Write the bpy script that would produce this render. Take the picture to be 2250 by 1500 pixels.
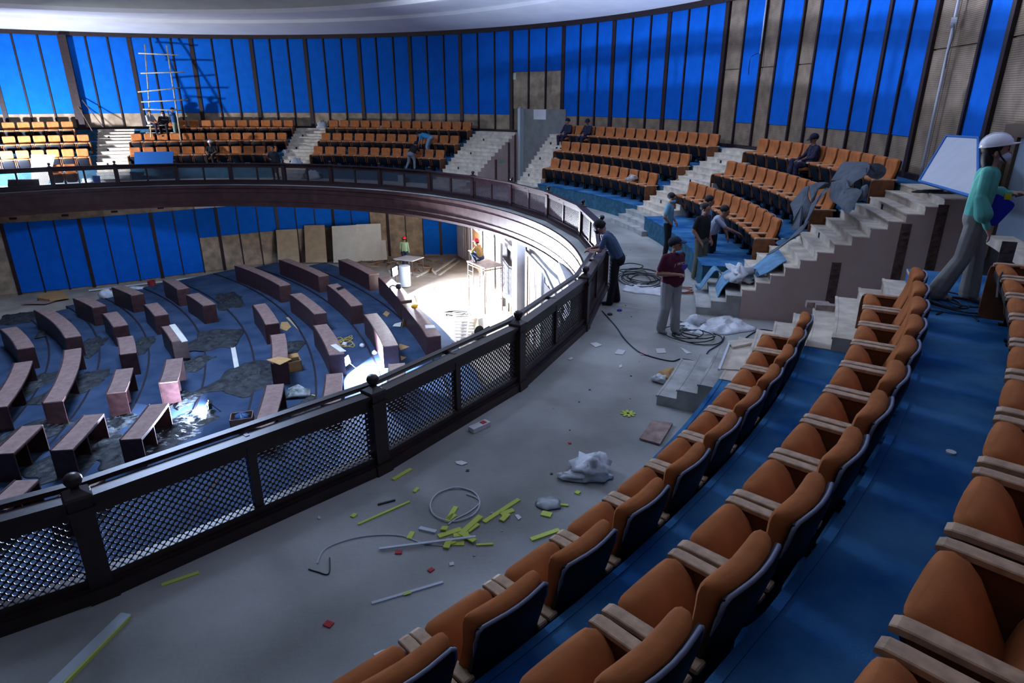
import bpy, math, random
import numpy as np
from mathutils import Vector, Matrix, noise as mnoise

# ------------------------------------------------------------------ scene, camera, lights
S = bpy.context.scene
COL = S.collection
for o in list(bpy.data.objects): bpy.data.objects.remove(o)
R_ = math.radians
FPX, PITCH = 1419.75, R_(20.638)
CAM = Vector((13.716, -16.804, 4.0))            # hall centre is the origin, balcony floor is z = 0
cd = bpy.data.cameras.new('camera'); cam = bpy.data.objects.new('camera', cd); COL.objects.link(cam)
cam.location = CAM; cam.rotation_euler = (math.pi/2 - PITCH, 0, 0)
cd.sensor_width = 36; cd.lens = FPX/2250*36; cd.clip_start = .05
S.camera = cam
w = bpy.data.worlds.new('world'); S.world = w; w.use_nodes = True
w.node_tree.nodes['Background'].inputs[0].default_value = (.25, .4, .8, 1)
w.node_tree.nodes['Background'].inputs[1].default_value = 0.02
S.view_settings.view_transform = 'Standard'; S.view_settings.look = 'None'
S.view_settings.exposure = 0.0; S.view_settings.gamma = 1
S.view_settings.use_curve_mapping = False

def area(name, loc, target, size, power, color, spread=180, shape='DISK'):
    l = bpy.data.lights.new(name, 'AREA'); l.shape = shape; l.size = size; l.energy = power; l.color = color
    l.spread = R_(spread)
    o = bpy.data.objects.new(name, l); COL.objects.link(o); o.location = loc
    o.rotation_euler = (Vector(target)-Vector(loc)).to_track_quat('-Z', 'Y').to_euler()
    return o
# bluish fill added under the dome for ambient light; its source is unseen
area('dome_fill', (2.5, 3.0, 9.3), (4.5, 1.5, 0), 5.5, 3300, (.50, .65, 1.0), 170)

# ------------------------------------------------------------------ helpers
def at(px, py, z):
    """point of the photographed place on the level z (photo frame 2250 x 1500)"""
    u = (px-1125)/FPX; v = (750-py)/FPX; s, c = math.sin(PITCH), math.cos(PITCH)
    d = Vector((u, c+v*s, -s+v*c)); t = (z-CAM.z)/d.z
    return CAM + d*t
def atr(px, py, r):
    """point of the photographed place at distance r from the hall axis"""
    u = (px-1125)/FPX; v = (750-py)/FPX; s, c = math.sin(PITCH), math.cos(PITCH)
    d = Vector((u, c+v*s, -s+v*c)); a = d.x*d.x+d.y*d.y; b = 2*(d.x*CAM.x+d.y*CAM.y)
    k = CAM.x**2+CAM.y**2-r*r; t = (-b+math.sqrt(max(b*b-4*a*k, 0)))/(2*a)
    return CAM + d*t
def P(r, th, z=0.0): return Vector((r*math.cos(R_(th)), r*math.sin(R_(th)), z))

MATS = {}
def mat(name, col, rough=.7, nscale=0, namt=0, bump=0, bscale=None, spec=.3, metal=0, emit=None, estr=0, col2=None, stripes=None, alpha=1, trans=0):
    if name in MATS: return MATS[name]
    m = bpy.data.materials.new(name); m.use_nodes = True; nt = m.node_tree; b = nt.nodes['Principled BSDF']
    b.inputs['Base Color'].default_value = (*col, 1); b.inputs['Roughness'].default_value = rough
    b.inputs['Metallic'].default_value = metal; b.inputs['Specular IOR Level'].default_value = spec
    if emit: b.inputs['Emission Color'].default_value = (*emit, 1); b.inputs['Emission Strength'].default_value = estr
    if alpha < 1: b.inputs['Alpha'].default_value = alpha
    if trans: b.inputs['Transmission Weight'].default_value = trans
    if nscale or bump or stripes:
        tc = nt.nodes.new('ShaderNodeTexCoord')
        n = nt.nodes.new('ShaderNodeTexNoise'); n.inputs['Scale'].default_value = nscale or bscale or 20; n.inputs['Detail'].default_value = 5
        nt.links.new(tc.outputs['Object'], n.inputs['Vector'])
        if namt or col2:
            r = nt.nodes.new('ShaderNodeValToRGB')
            c2 = col2 or tuple(c*(1-namt) for c in col); c1 = col if col2 else tuple(min(1, c*(1+namt*.6)) for c in col)
            r.color_ramp.elements[0].position = .35; r.color_ramp.elements[0].color = (*c2, 1)
            r.color_ramp.elements[1].position = .68; r.color_ramp.elements[1].color = (*c1, 1)
            nt.links.new(n.outputs['Fac'], r.inputs['Fac']); out = r.outputs['Color']
            if stripes:
                wv = nt.nodes.new('ShaderNodeTexWave'); wv.bands_direction = 'Z'; wv.inputs['Scale'].default_value = stripes; wv.inputs['Distortion'].default_value = .3
                nt.links.new(tc.outputs['Object'], wv.inputs['Vector'])
                mx = nt.nodes.new('ShaderNodeMixRGB'); mx.blend_type = 'MULTIPLY'; mx.inputs[0].default_value = .6
                rr = nt.nodes.new('ShaderNodeValToRGB'); rr.color_ramp.elements[0].position = .15; rr.color_ramp.elements[0].color = (.25, .22, .2, 1); rr.color_ramp.elements[1].position = .5
                nt.links.new(wv.outputs['Color'], rr.inputs['Fac']); nt.links.new(out, mx.inputs[1]); nt.links.new(rr.outputs['Color'], mx.inputs[2]); out = mx.outputs[0]
            nt.links.new(out, b.inputs['Base Color'])
        if bump:
            n2 = nt.nodes.new('ShaderNodeTexNoise'); n2.inputs['Scale'].default_value = bscale or nscale*6; n2.inputs['Detail'].default_value = 4
            nt.links.new(tc.outputs['Object'], n2.inputs['Vector'])
            bp = nt.nodes.new('ShaderNodeBump'); bp.inputs['Strength'].default_value = bump; bp.inputs['Distance'].default_value = .02
            nt.links.new(n2.outputs['Fac'], bp.inputs['Height']); nt.links.new(bp.outputs['Normal'], b.inputs['Normal'])
    MATS[name] = m
    return m
M_BLUE = mat('blue_fabric', (.003, .105, .50), .9, 3, .1, .1, 200, .1)
M_PLYW = mat('beige_board', (.30, .225, .155), .8, 2.5, .35, .1, 40)
M_SLAT = mat('grooved_board', (.26, .19, .13), .8, 2.5, .3, 0, stripes=9)
M_MULL = mat('dark_timber', (.022, .012, .014), .5, 8, .3)
M_RAIL = mat('rail_timber', (.026, .012, .013), .38, 9, .35, .05, 60, .5)
M_FASC = mat('fascia_timber', (.05, .024, .022), .35, 3, .3, 0, None, .5)
M_CONC = mat('dusty_concrete', (.34, .345, .33), .9, .55, .35, .25, 18)
M_STEPC = mat('concrete_step', (.36, .36, .34), .9, 3, .3, .2, 30)
M_STEPW = mat('raw_plywood', (.60, .52, .42), .8, 4, .25, .06, 40)
M_SIDE = mat('brown_plywood', (.46, .32, .27), .75, 1.6, .3, .08, 30, col2=(.52, .40, .36))
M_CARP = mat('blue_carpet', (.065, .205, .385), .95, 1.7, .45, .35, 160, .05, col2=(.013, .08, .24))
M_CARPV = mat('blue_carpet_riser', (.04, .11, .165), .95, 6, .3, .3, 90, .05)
M_CARPL = mat('chamber_carpet', (.05, .08, .14), .95, 1.2, .4, .3, 90, .05, col2=(.026, .048, .095))
M_WHITE = mat('white_plaster', (.62, .62, .62), .7, 2, .12)
M_CEIL = mat('ceiling_paint', (.78, .78, .79), .55, 1, .06)
M_CEIL2 = mat('dome_paint', (.44, .46, .43), .7, 1, .08)
M_GREYD = mat('grey_panel', (.20, .20, .19), .7, 3, .15)
M_FOAM = mat('orange_upholstery', (.42, .14, .045), .95, 5, .18, .3, 350, .15)
M_SHELL = mat('black_shell', (.006, .007, .011), .6, spec=.25)
M_RIM = mat('shell_rim', (.16, .18, .26), .45, spec=.5)  # paler piping; the lavender edge highlight is put into its colour
M_ARM = mat('armrest_wood', (.47, .31, .19), .5, 14, .3, .05, 80)
M_LEG = mat('brown_support', (.15, .055, .022), .6, 10, .3)
M_ENDP = mat('end_panel_wood', (.20, .075, .028), .6, 7, .3)
M_FOOT = mat('black_steel', (.008, .008, .01), .5)
M_DESK = mat('dark_desk_veneer', (.052, .022, .022), .45, 5, .35, 0, None, .4)
M_DTOP = mat('desk_top_veneer', (.26, .175, .15), .6, 7, .35, .05, 40, col2=(.18, .115, .10))
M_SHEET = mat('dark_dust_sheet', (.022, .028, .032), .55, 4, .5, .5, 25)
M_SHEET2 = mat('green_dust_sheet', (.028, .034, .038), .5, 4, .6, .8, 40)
M_BAG = mat('white_plastic', (.62, .64, .68), .4, 6, .2)
M_PAPER = mat('paper', (.65, .65, .66), .9)
M_PINK = mat('pink_paper', (.5, .38, .36), .9)
M_YEL = mat('yellow_foam', (.55, .62, .12), .9)
M_STRIPW = mat('white_strip', (.55, .6, .66), .7)
M_CABLE = mat('black_cable', (.012, .016, .02), .5)
M_CABW = mat('white_cable', (.5, .52, .56), .5)
M_REDC = mat('red_cable', (.3, .09, .06), .6)
M_RED = mat('red_plastic', (.45, .03, .04), .5)
M_CARD = mat('cardboard', (.42, .25, .10), .9, 5, .15)
M_TAN = mat('tan_board', (.42, .33, .22), .9, 3, .12)
M_GYP = mat('gypsum_board', (.60, .60, .54), .9, 2, .08)
M_FELT = mat('grey_felt', (.085, .10, .12), .95, 6, .2, .4, 120)
M_SCRAP = mat('pale_blue_carpet', (.13, .27, .42), .95, 5, .25, .4, 120)
M_STEEL = mat('rusty_steel', (.16, .10, .08), .5, 20, .4, metal=.4)
M_ALU = mat('aluminium', (.62, .62, .64), .35, metal=.7)
M_BAMB = mat('bamboo', (.42, .38, .26), .7, 9, .3)
M_PIPE = mat('white_conduit', (.55, .57, .66), .5)
M_SKIN = mat('skin', (.27, .135, .09), .6)
M_SKINL = mat('skin_light', (.36, .2, .15), .6)
M_HAIR = mat('black_hair', (.008, .007, .008), .6)
M_LAMP = mat('lamp_glow', (1, 1, 1), .5, emit=(.75, .85, 1), estr=120)
M_LAMPB = mat('lamp_body', (.02, .02, .02), .5)
M_GLASS = mat('pale_glass', (.25, .38, .36), .15, spec=.6)
M_DARK = mat('dark_void', (.01, .008, .012), .8)
M_DOORW = mat('door_wood', (.34, .16, .07), .6, 6, .25)
M_RSHADE = mat('riser_shade_strip', (.016, .012, .018), .6)  # near-black colour imitating the shade on the chamber risers

class MB:
    def __init__(s): s.v = []; s.f = []; s.mi = []
    def add(s, vs, fs, mi=0):
        n = len(s.v); s.v += [tuple(p) for p in vs]; s.f += [tuple(i+n for i in f) for f in fs]; s.mi += [mi]*len(fs); return s
    def hexa(s, p, mi=0):
        return s.add(p, [(0, 3, 2, 1), (4, 5, 6, 7), (0, 1, 5, 4), (1, 2, 6, 5), (2, 3, 7, 6), (3, 0, 4, 7)], mi)
    def box(s, x0, x1, y0, y1, z0, z1, mi=0):
        return s.hexa([(x0, y0, z0), (x1, y0, z0), (x1, y1, z0), (x0, y1, z0), (x0, y0, z1), (x1, y0, z1), (x1, y1, z1), (x0, y1, z1)], mi)
    def slab(s, a, b, c, d, t, mi=0):
        """plate on four corners, thickened by vector t"""
        t = Vector(t); q = [Vector(p) for p in (a, b, c, d)]
        return s.hexa(q+[p+t for p in q], mi)
    def beam(s, a, b, wd, ht, up=(0, 0, 1), mi=0):
        a, b = Vector(a), Vector(b); d = (b-a).normalized(); u = Vector(up)
        x = d.cross(u); x = x.normalized() if x.length > 1e-4 else Vector((1, 0, 0)); u = x.cross(d)
        x *= wd/2; u *= ht/2
        return s.hexa([a-x-u, a+x-u, b+x-u, b-x-u, a-x+u, a+x+u, b+x+u, b-x+u], mi)
    def arc(s, r0, r1, t0, t1, z0, z1, n, c=(0, 0), mi=0, mtop=None, rf=None):
        """curved box, angles in degrees"""
        n = max(1, n); vs = []; fs = []; ms = []
        for i in range(n+1):
            k = i/n; a = R_(t0+(t1-t0)*k); dr = rf(k) if rf else 0
            ca, sa = math.cos(a), math.sin(a)
            for r, z in ((r0+dr, z0), (r1+dr, z0), (r1+dr, z1), (r0+dr, z1)): vs.append((c[0]+r*ca, c[1]+r*sa, z))
        for i in range(n):
            a = 4*i; b = a+4
            fs += [(a, a+1, b+1, b), (a+1, a+2, b+2, b+1), (a+2, a+3, b+3, b+2), (a+3, a, b, b+3)]; ms += [mi, mi, mi if mtop is None else mtop, mi]
        fs += [(0, 3, 2, 1), (4*n, 4*n+1, 4*n+2, 4*n+3)]; ms += [mi, mi]
        k = len(s.v); s.v += vs; s.f += [tuple(q+k for q in f) for f in fs]; s.mi += ms
        return s
    def tube(s, pts, r, n=6, mi=0, cap=True):
        pts = [Vector(p) for p in pts]; vs = []; fs = []; m = len(pts); up = Vector((0, 0, 1))
        for i, p in enumerate(pts):
            d = (pts[min(i+1, m-1)]-pts[max(i-1, 0)])
            d = d.normalized() if d.length > 1e-9 else Vector((1, 0, 0))
            x = d.cross(up)
            x = x.normalized() if x.length > 1e-3 else Vector((1, 0, 0)); y = d.cross(x)
            rr = r[i] if isinstance(r, (list, tuple)) else r
            for k in range(n):
                a = 2*math.pi*k/n; vs.append(p+x*(rr*math.cos(a))+y*(rr*math.sin(a)))
        for i in range(m-1):
            for k in range(n):
                a = i*n+k; b = i*n+(k+1) % n; fs.append((a, b, b+n, a+n))
        if cap: fs += [tuple(range(n-1, -1, -1)), tuple((m-1)*n+k for k in range(n))]
        return s.add(vs, fs, mi)
    def lathe(s, prof, n=10, c=(0, 0, 0), mi=0):
        vs = []; fs = []; m = len(prof)
        for r, z in prof:
            for k in range(n):
                a = 2*math.pi*k/n; vs.append((c[0]+r*math.cos(a), c[1]+r*math.sin(a), c[2]+z))
        for i in range(m-1):
            for k in range(n): a = i*n+k; b = i*n+(k+1) % n; fs.append((a, b, b+n, a+n))
        fs += [tuple(range(n-1, -1, -1)), tuple((m-1)*n+k for k in range(n))]
        return s.add(vs, fs, mi)
    def loft(s, loops, mi=0):
        n = len(loops[0]); vs = [p for l in loops for p in l]; fs = []
        for i in range(len(loops)-1):
            for k in range(n): a = i*n+k; b = i*n+(k+1) % n; fs.append((a, b, b+n, a+n))
        fs += [tuple(range(n-1, -1, -1)), tuple((len(loops)-1)*n+k for k in range(n))]
        return s.add(vs, fs, mi)
    def mesh(s, name, mats, smooth=False):
        me = bpy.data.meshes.new(name); me.from_pydata(s.v, [], s.f)
        for m in (mats if isinstance(mats, (list, tuple)) else [mats]): me.materials.append(m)
        if max(s.mi, default=0) > 0: me.polygons.foreach_set('material_index', s.mi)
        if smooth: me.polygons.foreach_set('use_smooth', [True]*len(me.polygons)); 
        if smooth and smooth is not True:
            try: me.set_sharp_from_angle(angle=R_(smooth))
            except Exception: pass
        me.update(); return me
    def build(s, name, mats, parent=None, smooth=False):
        return link(name, s.mesh(name, mats, smooth), parent)
def link(name, me, parent=None, loc=None, rz=None):
    o = bpy.data.objects.new(name, me); COL.objects.link(o)
    if parent: o.parent = parent
    if loc is not None: o.location = loc
    if rz is not None: o.rotation_euler = (0, 0, rz)
    return o
LABELS = {}
def tag(o, label, cat, group=None, kind=None):
    o['label'] = label; o['category'] = cat
    if group: o['group'] = group
    if kind: o['kind'] = kind
    LABELS[label] = LABELS.get(label, 0)+1
    return o
def struct(o, label=None, cat=None):
    o['kind'] = 'structure'
    if label: o['label'] = label; o['category'] = cat or 'structure'
    return o
def empty(name, loc=(0, 0, 0), rz=0.0):
    o = bpy.data.objects.new(name, None); COL.objects.link(o); o.location = loc; o.rotation_euler = (0, 0, rz); o.empty_display_size = .1
    return o
def sup(cx, cy, a, b, n=16, e=4.0):
    """superellipse loop"""
    o = []
    for k in range(n):
        t = 2*math.pi*(k+.5)/n; c, s_ = math.cos(t), math.sin(t)
        o.append((cx+a*math.copysign(abs(c)**(2/e), c), cy+b*math.copysign(abs(s_)**(2/e), s_)))
    return o
ORD = ['zeroth', 'first', 'second', 'third', 'fourth', 'fifth', 'sixth', 'seventh', 'eighth', 'ninth', 'tenth', 'eleventh', 'twelfth', 'thirteenth', 'fourteenth', 'fifteenth', 'sixteenth', 'seventeenth', 'eighteenth']
rnd = random.Random(7)

# ------------------------------------------------------------------ hall dimensions
T = [0, .557, 1.195, 1.828, 2.38]               # balcony floor and the four seating levels
E = [0, 18.775, 19.72, 20.785, 21.83]           # radius of each level's front edge
RA = [0, 19.17, 20.22, 21.29]                   # radius of the armrest tips of each row
RW = 22.4                                       # upper wall
ZB, ZT = 3.22, 7.04                             # blue panels
LF = -4.95                                      # chamber floor
A1_, A2_, A3_ = (109.0, 113.6), (81.4, 86.2), (10.6, 16.6)
TH0, TH1 = -75, 128                             # built part of the ring
# ------------------------------------------------------------------ chamber floor and its carpeted arcs
DC = (-21.0, -6.0)                              # centre of the desk arcs
ARC_R = [0, 20.0, 21.55, 23.15, 24.75, 26.6, 28.2, 30.15, 32.2, 34.2]
def arc_z(k): return LF + .03*(k-1)
fl = MB(); fl.box(-27, 22, -27, 27, LF-.4, LF-.05)
struct(fl.build('floor', mat('chamber_concrete', (.36, .32, .26), .9, .8, .3, .2, 20)), 'bare dusty floor of the lower chamber', 'floor')
def polar(p, c=DC): return math.hypot(p.x-c[0], p.y-c[1]), math.degrees(math.atan2(p.y-c[1], p.x-c[0]))
cp = empty('floor_carpet'); struct(cp, 'blue carpeted stepped floor arcs of the lower chamber', 'floor')
for k in range(0, 10):
    r0 = (ARC_R[k]-.62) if k else 8.0
    r1 = (ARC_R[k+1]-.62) if k < 9 else ARC_R[9]+.55
    z = arc_z(max(k, 1)) if k else LF-.005
    t1 = [50, 49.5, 49.5, 50.5, 51.5, 51.3, 50.8, 50.6, 49.5, 46][k]
    MB().arc(r0, r1, -30, t1, LF-.06, z, 60, DC).build('carpet_tier', M_CARPL, cp)
    if k: MB().arc(r0-.012, r0+.05, -30, t1, z-.03, z+.006, 60, DC).build('riser_shade_strip', M_RSHADE, cp)  # dark strip drawn for the shaded riser line of each step

# ------------------------------------------------------------------ balcony slab
sl = MB(); sl.arc(15.6, 27.5, -180, 180, -1.0, 0, 180, mi=0, mtop=1)
struct(sl.build('floor_balcony', [M_FASC, M_CONC]), 'dusty concrete balcony floor with dark timber edge', 'floor')
tr = empty('trim_1'); struct(tr, 'dark moulded edge running round the balcony opening', 'trim')
for z0, z1, d in ((-.14, -.02, .05), (-.34, -.28, .03), (-.78, -.72, .03), (-1.03, -.93, .05)):
    MB().arc(15.6-d, 15.62, TH0, TH1+10, z0, z1, 120).build('moulding', M_FASC, tr)

# ------------------------------------------------------------------ seating levels
def level_sector(label, t0, t1, e1=None, skew=None):
    root = empty('seating_platform'); struct(root, label, 'platform')
    n = max(2, int(abs(t1-t0)/1.5))
    for k in (1, 2, 3, 4):
        r = e1 if (k == 1 and e1) else E[k]
        a = t0 + (skew*(r-18.8) if skew else 0)
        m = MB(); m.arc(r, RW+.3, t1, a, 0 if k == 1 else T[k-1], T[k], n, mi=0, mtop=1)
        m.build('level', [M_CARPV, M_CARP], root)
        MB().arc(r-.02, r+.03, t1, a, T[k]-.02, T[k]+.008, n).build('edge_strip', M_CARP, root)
level_sector('stepped blue carpeted platform at the far left', TH1+14, A1_[1])
level_sector('stepped blue carpeted platform behind the bamboo scaffold', A1_[0], A2_[1])
level_sector('stepped blue carpeted platform left of the grey doorway', A2_[0], 57.3)
level_sector('stepped blue carpeted platform right of the grey doorway', 37.9, A3_[1], None, 1.0)
level_sector('stepped blue carpeted platform below the whiteboard', A3_[0], -9.3, 18.15)
level_sector('stepped blue carpeted platform in the foreground', -28.9, TH0)

def stair(label, tf, side=None, conc=True, holes=True, top=4):
    root = empty('staircase'); struct(root, label, 'stairs')
    st = []
    if conc: st += [(E[1]-.27*(4-k), T[1]*k/4, 1) for k in (1, 2, 3)]
    for k in range(1, top):
        n = 4
        st += [(E[k]+(E[k+1]-E[k])*j/n, T[k]+(T[k+1]-T[k])*j/n, 0) for j in range(n)]
    st.append((E[top], T[top], 0))
    for i, (r, z, c) in enumerate(st):
        rn = st[i+1][0] if i+1 < len(st) else RW
        a, b = tf(r)
        m = MB(); m.arc(r, rn+.004, b, a, 0, z+.012, 4)
        o = m.build('step', M_STEPC if c else M_STEPW, root)
        MB().arc(r-.012, r+.02, b+.05, a-.05, z-.012, z+.016, 4).build('nosing', M_STEPC if c else M_STEPW, o)
        if holes and not c and i % 4 == 1:
            q = (a+b)/2+.9; MB().arc(r-.008, r+.05, q-.12, q+.12, z-.13, z-.03, 1).build('light_recess', M_DARK, o)
    if side is not None:
        th, sgn = side
        pts = [(st[0][0], 0)]
        for i, (r, z, c) in enumerate(st): pts += [(r, z+.005), (st[i+1][0] if i+1 < len(st) else RW, z+.005)]
        wood = [(r, z) for r, z in pts if r >= E[1]-.01]
        vs = []; nrm = Vector((-math.sin(R_(th)), math.cos(R_(th)), 0))*(.03*sgn)
        cols = []
        for r, z in wood: cols.append((r, z))
        m = MB()
        for (ra, za), (rb, zb) in zip(cols, cols[1:]):
            if rb-ra < 1e-4: continue
            m.slab(P(ra, th, 0), P(rb, th, 0), P(rb, th, zb), P(ra, th, za), nrm)
        m.build('side_panel', M_SIDE, root)
        for rr, zt in ((20.25, 1.2), (21.25, 1.95), (21.75, 2.3)):
            c = MB().slab(P(rr, th, .0)+nrm, P(rr+.16, th, .0)+nrm, P(rr+.16, th, zt)+nrm, P(rr, th, zt)+nrm, nrm*.4).build('carved_trim', M_LEG2, root)
            q = .12
            while q < zt-.08:
                b0 = P(rr+.03, th, q)+nrm*1.4; b1 = P(rr+.13, th, q+.045)+nrm*1.4
                MB().beam(b0, b1, .05, .03).build('leaf_carving', M_LEG2, c); q += .12
    return root
M_LEG2 = mat('carved_trim_wood', (.12, .075, .065), .6, 12, .4)
con = lambda a, b: (lambda r: (a, b))
stair('raw plywood aisle stairs at the far left, boards torn', con(*A1_))
stair('pale plywood aisle stairs between the two far seat blocks', con(*A2_))
stair('pale plywood stairs with side wall left of the grey doorway', con(50.6, 57.2), side=(50.6, -1))
stair('pale plywood stairs right of the grey doorway', lambda r: (37.9+1.0*(r-18.8), 42.0+.9*(r-18.8)))
stair('plywood stairs with concrete foot in the middle distance', lambda r: (10.3 if r > 18.7 else 9.6, 16.8 if r > 18.7 else 17.6))
stair('plywood stairs with tall brown side wall beside the man in maroon', con(-15.0, -9.3), side=(-15.0, -1))
stair('whitish stairs beside the nearest seat block', lambda r: (-28.9, -23.6 if r > 18.7 else -24.2), side=(-23.6, 1), top=3)
MB().arc(E[3]-.003, RW, -28.95, -23.58, T[2], T[3]+.02, 4).build('carpet_landing', M_CARP, bpy.data.objects['seating_platform.005'])

# ------------------------------------------------------------------ upper wall with its panels
WU = empty('wall_upper'); struct(WU, 'curved upper wall of blue fabric panels and dark mullions', 'wall')
MB().arc(RW+.06, RW+.4, -40, TH1+14, 0, ZT+.4, 150).build('backing', M_SLAT, WU)
MB().arc(RW+2.4, RW+2.7, -70, -30, 0, ZT+.4, 40).build('backing', M_PLYW, WU)
def panel(r, t0, t1, z0, z1, m, name, th=.05, parent=None):
    n = max(1, int(abs(t1-t0)/1.3)); return MB().arc(r, r+th, min(t0, t1), max(t0, t1), z0, z1, n).build(name, m, parent or WU)
thick = [123.9, 115.6, 107.8, 99.95, 91.8, 84.1, 76.1, 68.3, 60.4, 52.3, 44.1, 36.35, 28.15, 19.97]
def mull(t, w, z0=2.38, z1=ZT+.02, d=.05): MB().arc(RW-d, RW+.06, t-w/2, t+w/2, z0, z1, 1).build('mullion', M_MULL, WU)
bounds = []
for a, b in zip([131.9]+thick, thick):
    s = (b-a)/3; bounds += [(a+s*i, a+s*(i+1)) for i in range(3)]
for i, (a, b) in enumerate(bounds):
    g = .12
    indoor = 44.0 < (a+b)/2 < 52.4
    zb = 5.2 if indoor else ZB
    panel(RW, a-g, b+g, zb, ZT, M_BLUE, 'fabric_panel')
    panel(RW+.02, a-g, b+g, 3.5 if indoor else 2.38, zb-.01, M_PLYW if b > 41 else M_SLAT, 'lower_board', .035)
    mull(b, .52 if i % 3 == 2 else .17, 3.5 if (44.2 < b < 52) else 2.38)
MB().arc(RW-.35, RW+.06, 115.05, 116.05, 2.38, ZT+.02, 2).build('pillar', M_MULL, WU)
# right hand part: blue and grooved boards alternate
seq = [('b', 19.6, 17.3), ('f', 17.3, 14.75), ('b', 14.6, 12.6), ('f', 12.5, 9.75), ('b', 9.6, 7.6), ('f', 7.5, 4.65), ('f', 4.55, 1.9), ('f', 1.8, -.8), ('f', -.9, -3.4), ('f', -3.5, -5.85), ('b', -6.15, -8.05), ('b', -8.1, -11.0), ('f', -11.2, -13.45), ('b', -13.85, -18.2), ('b', -18.4, -24), ('f', -24.2, -27), ('b', -27.2, -33), ('f', -33.2, -38)]
for ty, a, b in seq:
    door = -24.2 < (a+b)/2 < -13.6 and a < -15
    z0 = 3.5 if door else 2.38
    if ty == 'f':
        panel(RW, a, b, ZB, ZT, M_BLUE, 'fabric_panel'); panel(RW+.02, a, b, z0, ZB-.01, M_SLAT, 'lower_board', .035)
    else:
        panel(RW+.02, a, b, z0, 4.9, M_SLAT, 'upright_board', .035); panel(RW+.02, a, b, 4.93, ZT, M_SLAT, 'upright_board', .035)
for t, wd in ((17.3, .15), (14.68, .18), (12.55, .18), (9.68, .2), (7.55, .2), (4.6, .16), (1.85, .16), (-.85, .34), (-3.45, .18), (-6.0, .4), (-11.1, .22), (-13.65, .4), (-24.1, .4), (-27.1, .3), (-33.1, .3)): mull(t, wd)
co = MB().arc(RW-.12, RW+.08, -40, TH1+14, ZT, ZT+.22, 150).build('cornice', M_MULL, WU)
for a, b in ((-9.5, 41.5), (51.2, TH1+14)): MB().arc(RW-.06, RW+.06, a, b, 2.38, 2.5, 90).build('skirting', M_MULL, WU)
# doorways
d1 = empty('door_1'); struct(d1, 'tall doorway closed by a grey panel with a white patch', 'door')
MB().arc(RW-.05, RW+.02, 43.4, 50.2, 0, 3.5, 4).build('grey_panel', M_GREYD, d1)
MB().arc(RW-.06, RW-.045, 46.6, 48.6, 3.02, 3.48, 3).build('white_patch', M_WHITE, d1)
MB().arc(RW-.35, RW+.03, 50.2, 50.6, 0, 3.52, 1).build('door_jamb', mat('pale_jamb', (.45, .52, .55), .6), d1)
MB().arc(RW-.1, RW+.03, 50.6, 51.0, 2.3, 3.6, 1).build('door_jamb', M_TAN, d1)
d2 = empty('door_2'); struct(d2, 'dark timber doorway at the right edge with blue grey door', 'door')
for a, b in ((-16.5, -15.9), (-17.3, -16.9), (-23.3, -22.8)): MB().arc(RW-.08, RW+.05, a, b, 1.6, 3.55, 1).build('door_jamb', mat('dark_jamb', (.07, .045, .03), .6), d2)
MB().arc(RW-.08, RW+.05, -23.3, -15.9, 3.45, 3.62, 3).build('lintel', mat('dark_jamb', (.07, .045, .03), .6), d2)
MB().arc(RW-.03, RW+.02, -22.8, -17.3, 1.9, 3.5, 4).build('door_leaf', mat('blue_grey_door', (.17, .22, .27), .6, 2, .1), d2)
MB().arc(RW-.04, RW+.02, -22.8, -15.05, 0, 1.9, 4).build('dark_opening', M_DARK, d2)
ld = MB().arc(RW-.35, RW, -23.5, -19.0, 1.95, 2.08, 4)
struct(ld.build('landing', M_STEPW), 'pale landing slab at the right doorway', 'landing')

M_GRN = mat('green_print', (.12, .5, .25), .8); M_STK = mat('sticker', (.5, .6, .5), .8)
for th_, r_, z_ in ((51.9, RW-.004, 4.85),): MB().arc(r_, r_+.01, th_-.28, th_+.28, z_, z_+.3, 1).build('printed_sticker', M_STK, WU)
def stencil(root, th, r0, z0, sgn):
    for k in range(3): MB().slab(P(r0+.12*k, th, z0)-Vector((-math.sin(R_(th)), math.cos(R_(th)), 0))*.034, P(r0+.12*k+.07, th, z0)-Vector((-math.sin(R_(th)), math.cos(R_(th)), 0))*.034, P(r0+.12*k+.09, th, z0+.16)-Vector((-math.sin(R_(th)), math.cos(R_(th)), 0))*.034, P(r0+.12*k+.02, th, z0+.16)-Vector((-math.sin(R_(th)), math.cos(R_(th)), 0))*.034, (.002, -.002, 0)).build('green_stencil', M_GRN, root)
stencil(bpy.data.objects['staircase.002'], 50.6, 20.6, 1.0, -1)
# ------------------------------------------------------------------ ceiling
prof = [(RW+.3, 7.24), (RW-.1, 7.24), (21.4, 7.25), (20.4, 7.29), (19.5, 7.36), (18.9, 7.43), (18.75, 7.46), (18.7, 7.60), (18.2, 7.62), (16.6, 7.63), (15.9, 7.62), (15.75, 7.56), (15.6, 7.72), (14.5, 7.98), (12, 8.5), (9, 9.0), (5.9, 9.35), (5.8, 9.8)]
cv = MB(); vs = []; fs = []; n = 144
for r, z in prof:
    for k in range(n): a = 2*math.pi*k/n; vs.append((r*math.cos(a), r*math.sin(a), z))
ms = []
for i in range(len(prof)-1):
    for k in range(n): a = i*n+k; b = i*n+(k+1) % n; fs.append((a, b, b+n, a+n)); ms.append(1 if i >= 12 else 0)
cv.v = vs; cv.f = fs; cv.mi = ms
struct(cv.build('ceiling', [M_CEIL, M_CEIL2], smooth=30), 'round white ceiling with stepped cove rings', 'ceiling')
struct(MB().lathe([(5.9, 0), (5.9, .05)], 48, (0, 0, 9.8)).build('ceiling_oculus', M_CEIL2), 'round lid over the dome opening', 'ceiling')

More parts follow.
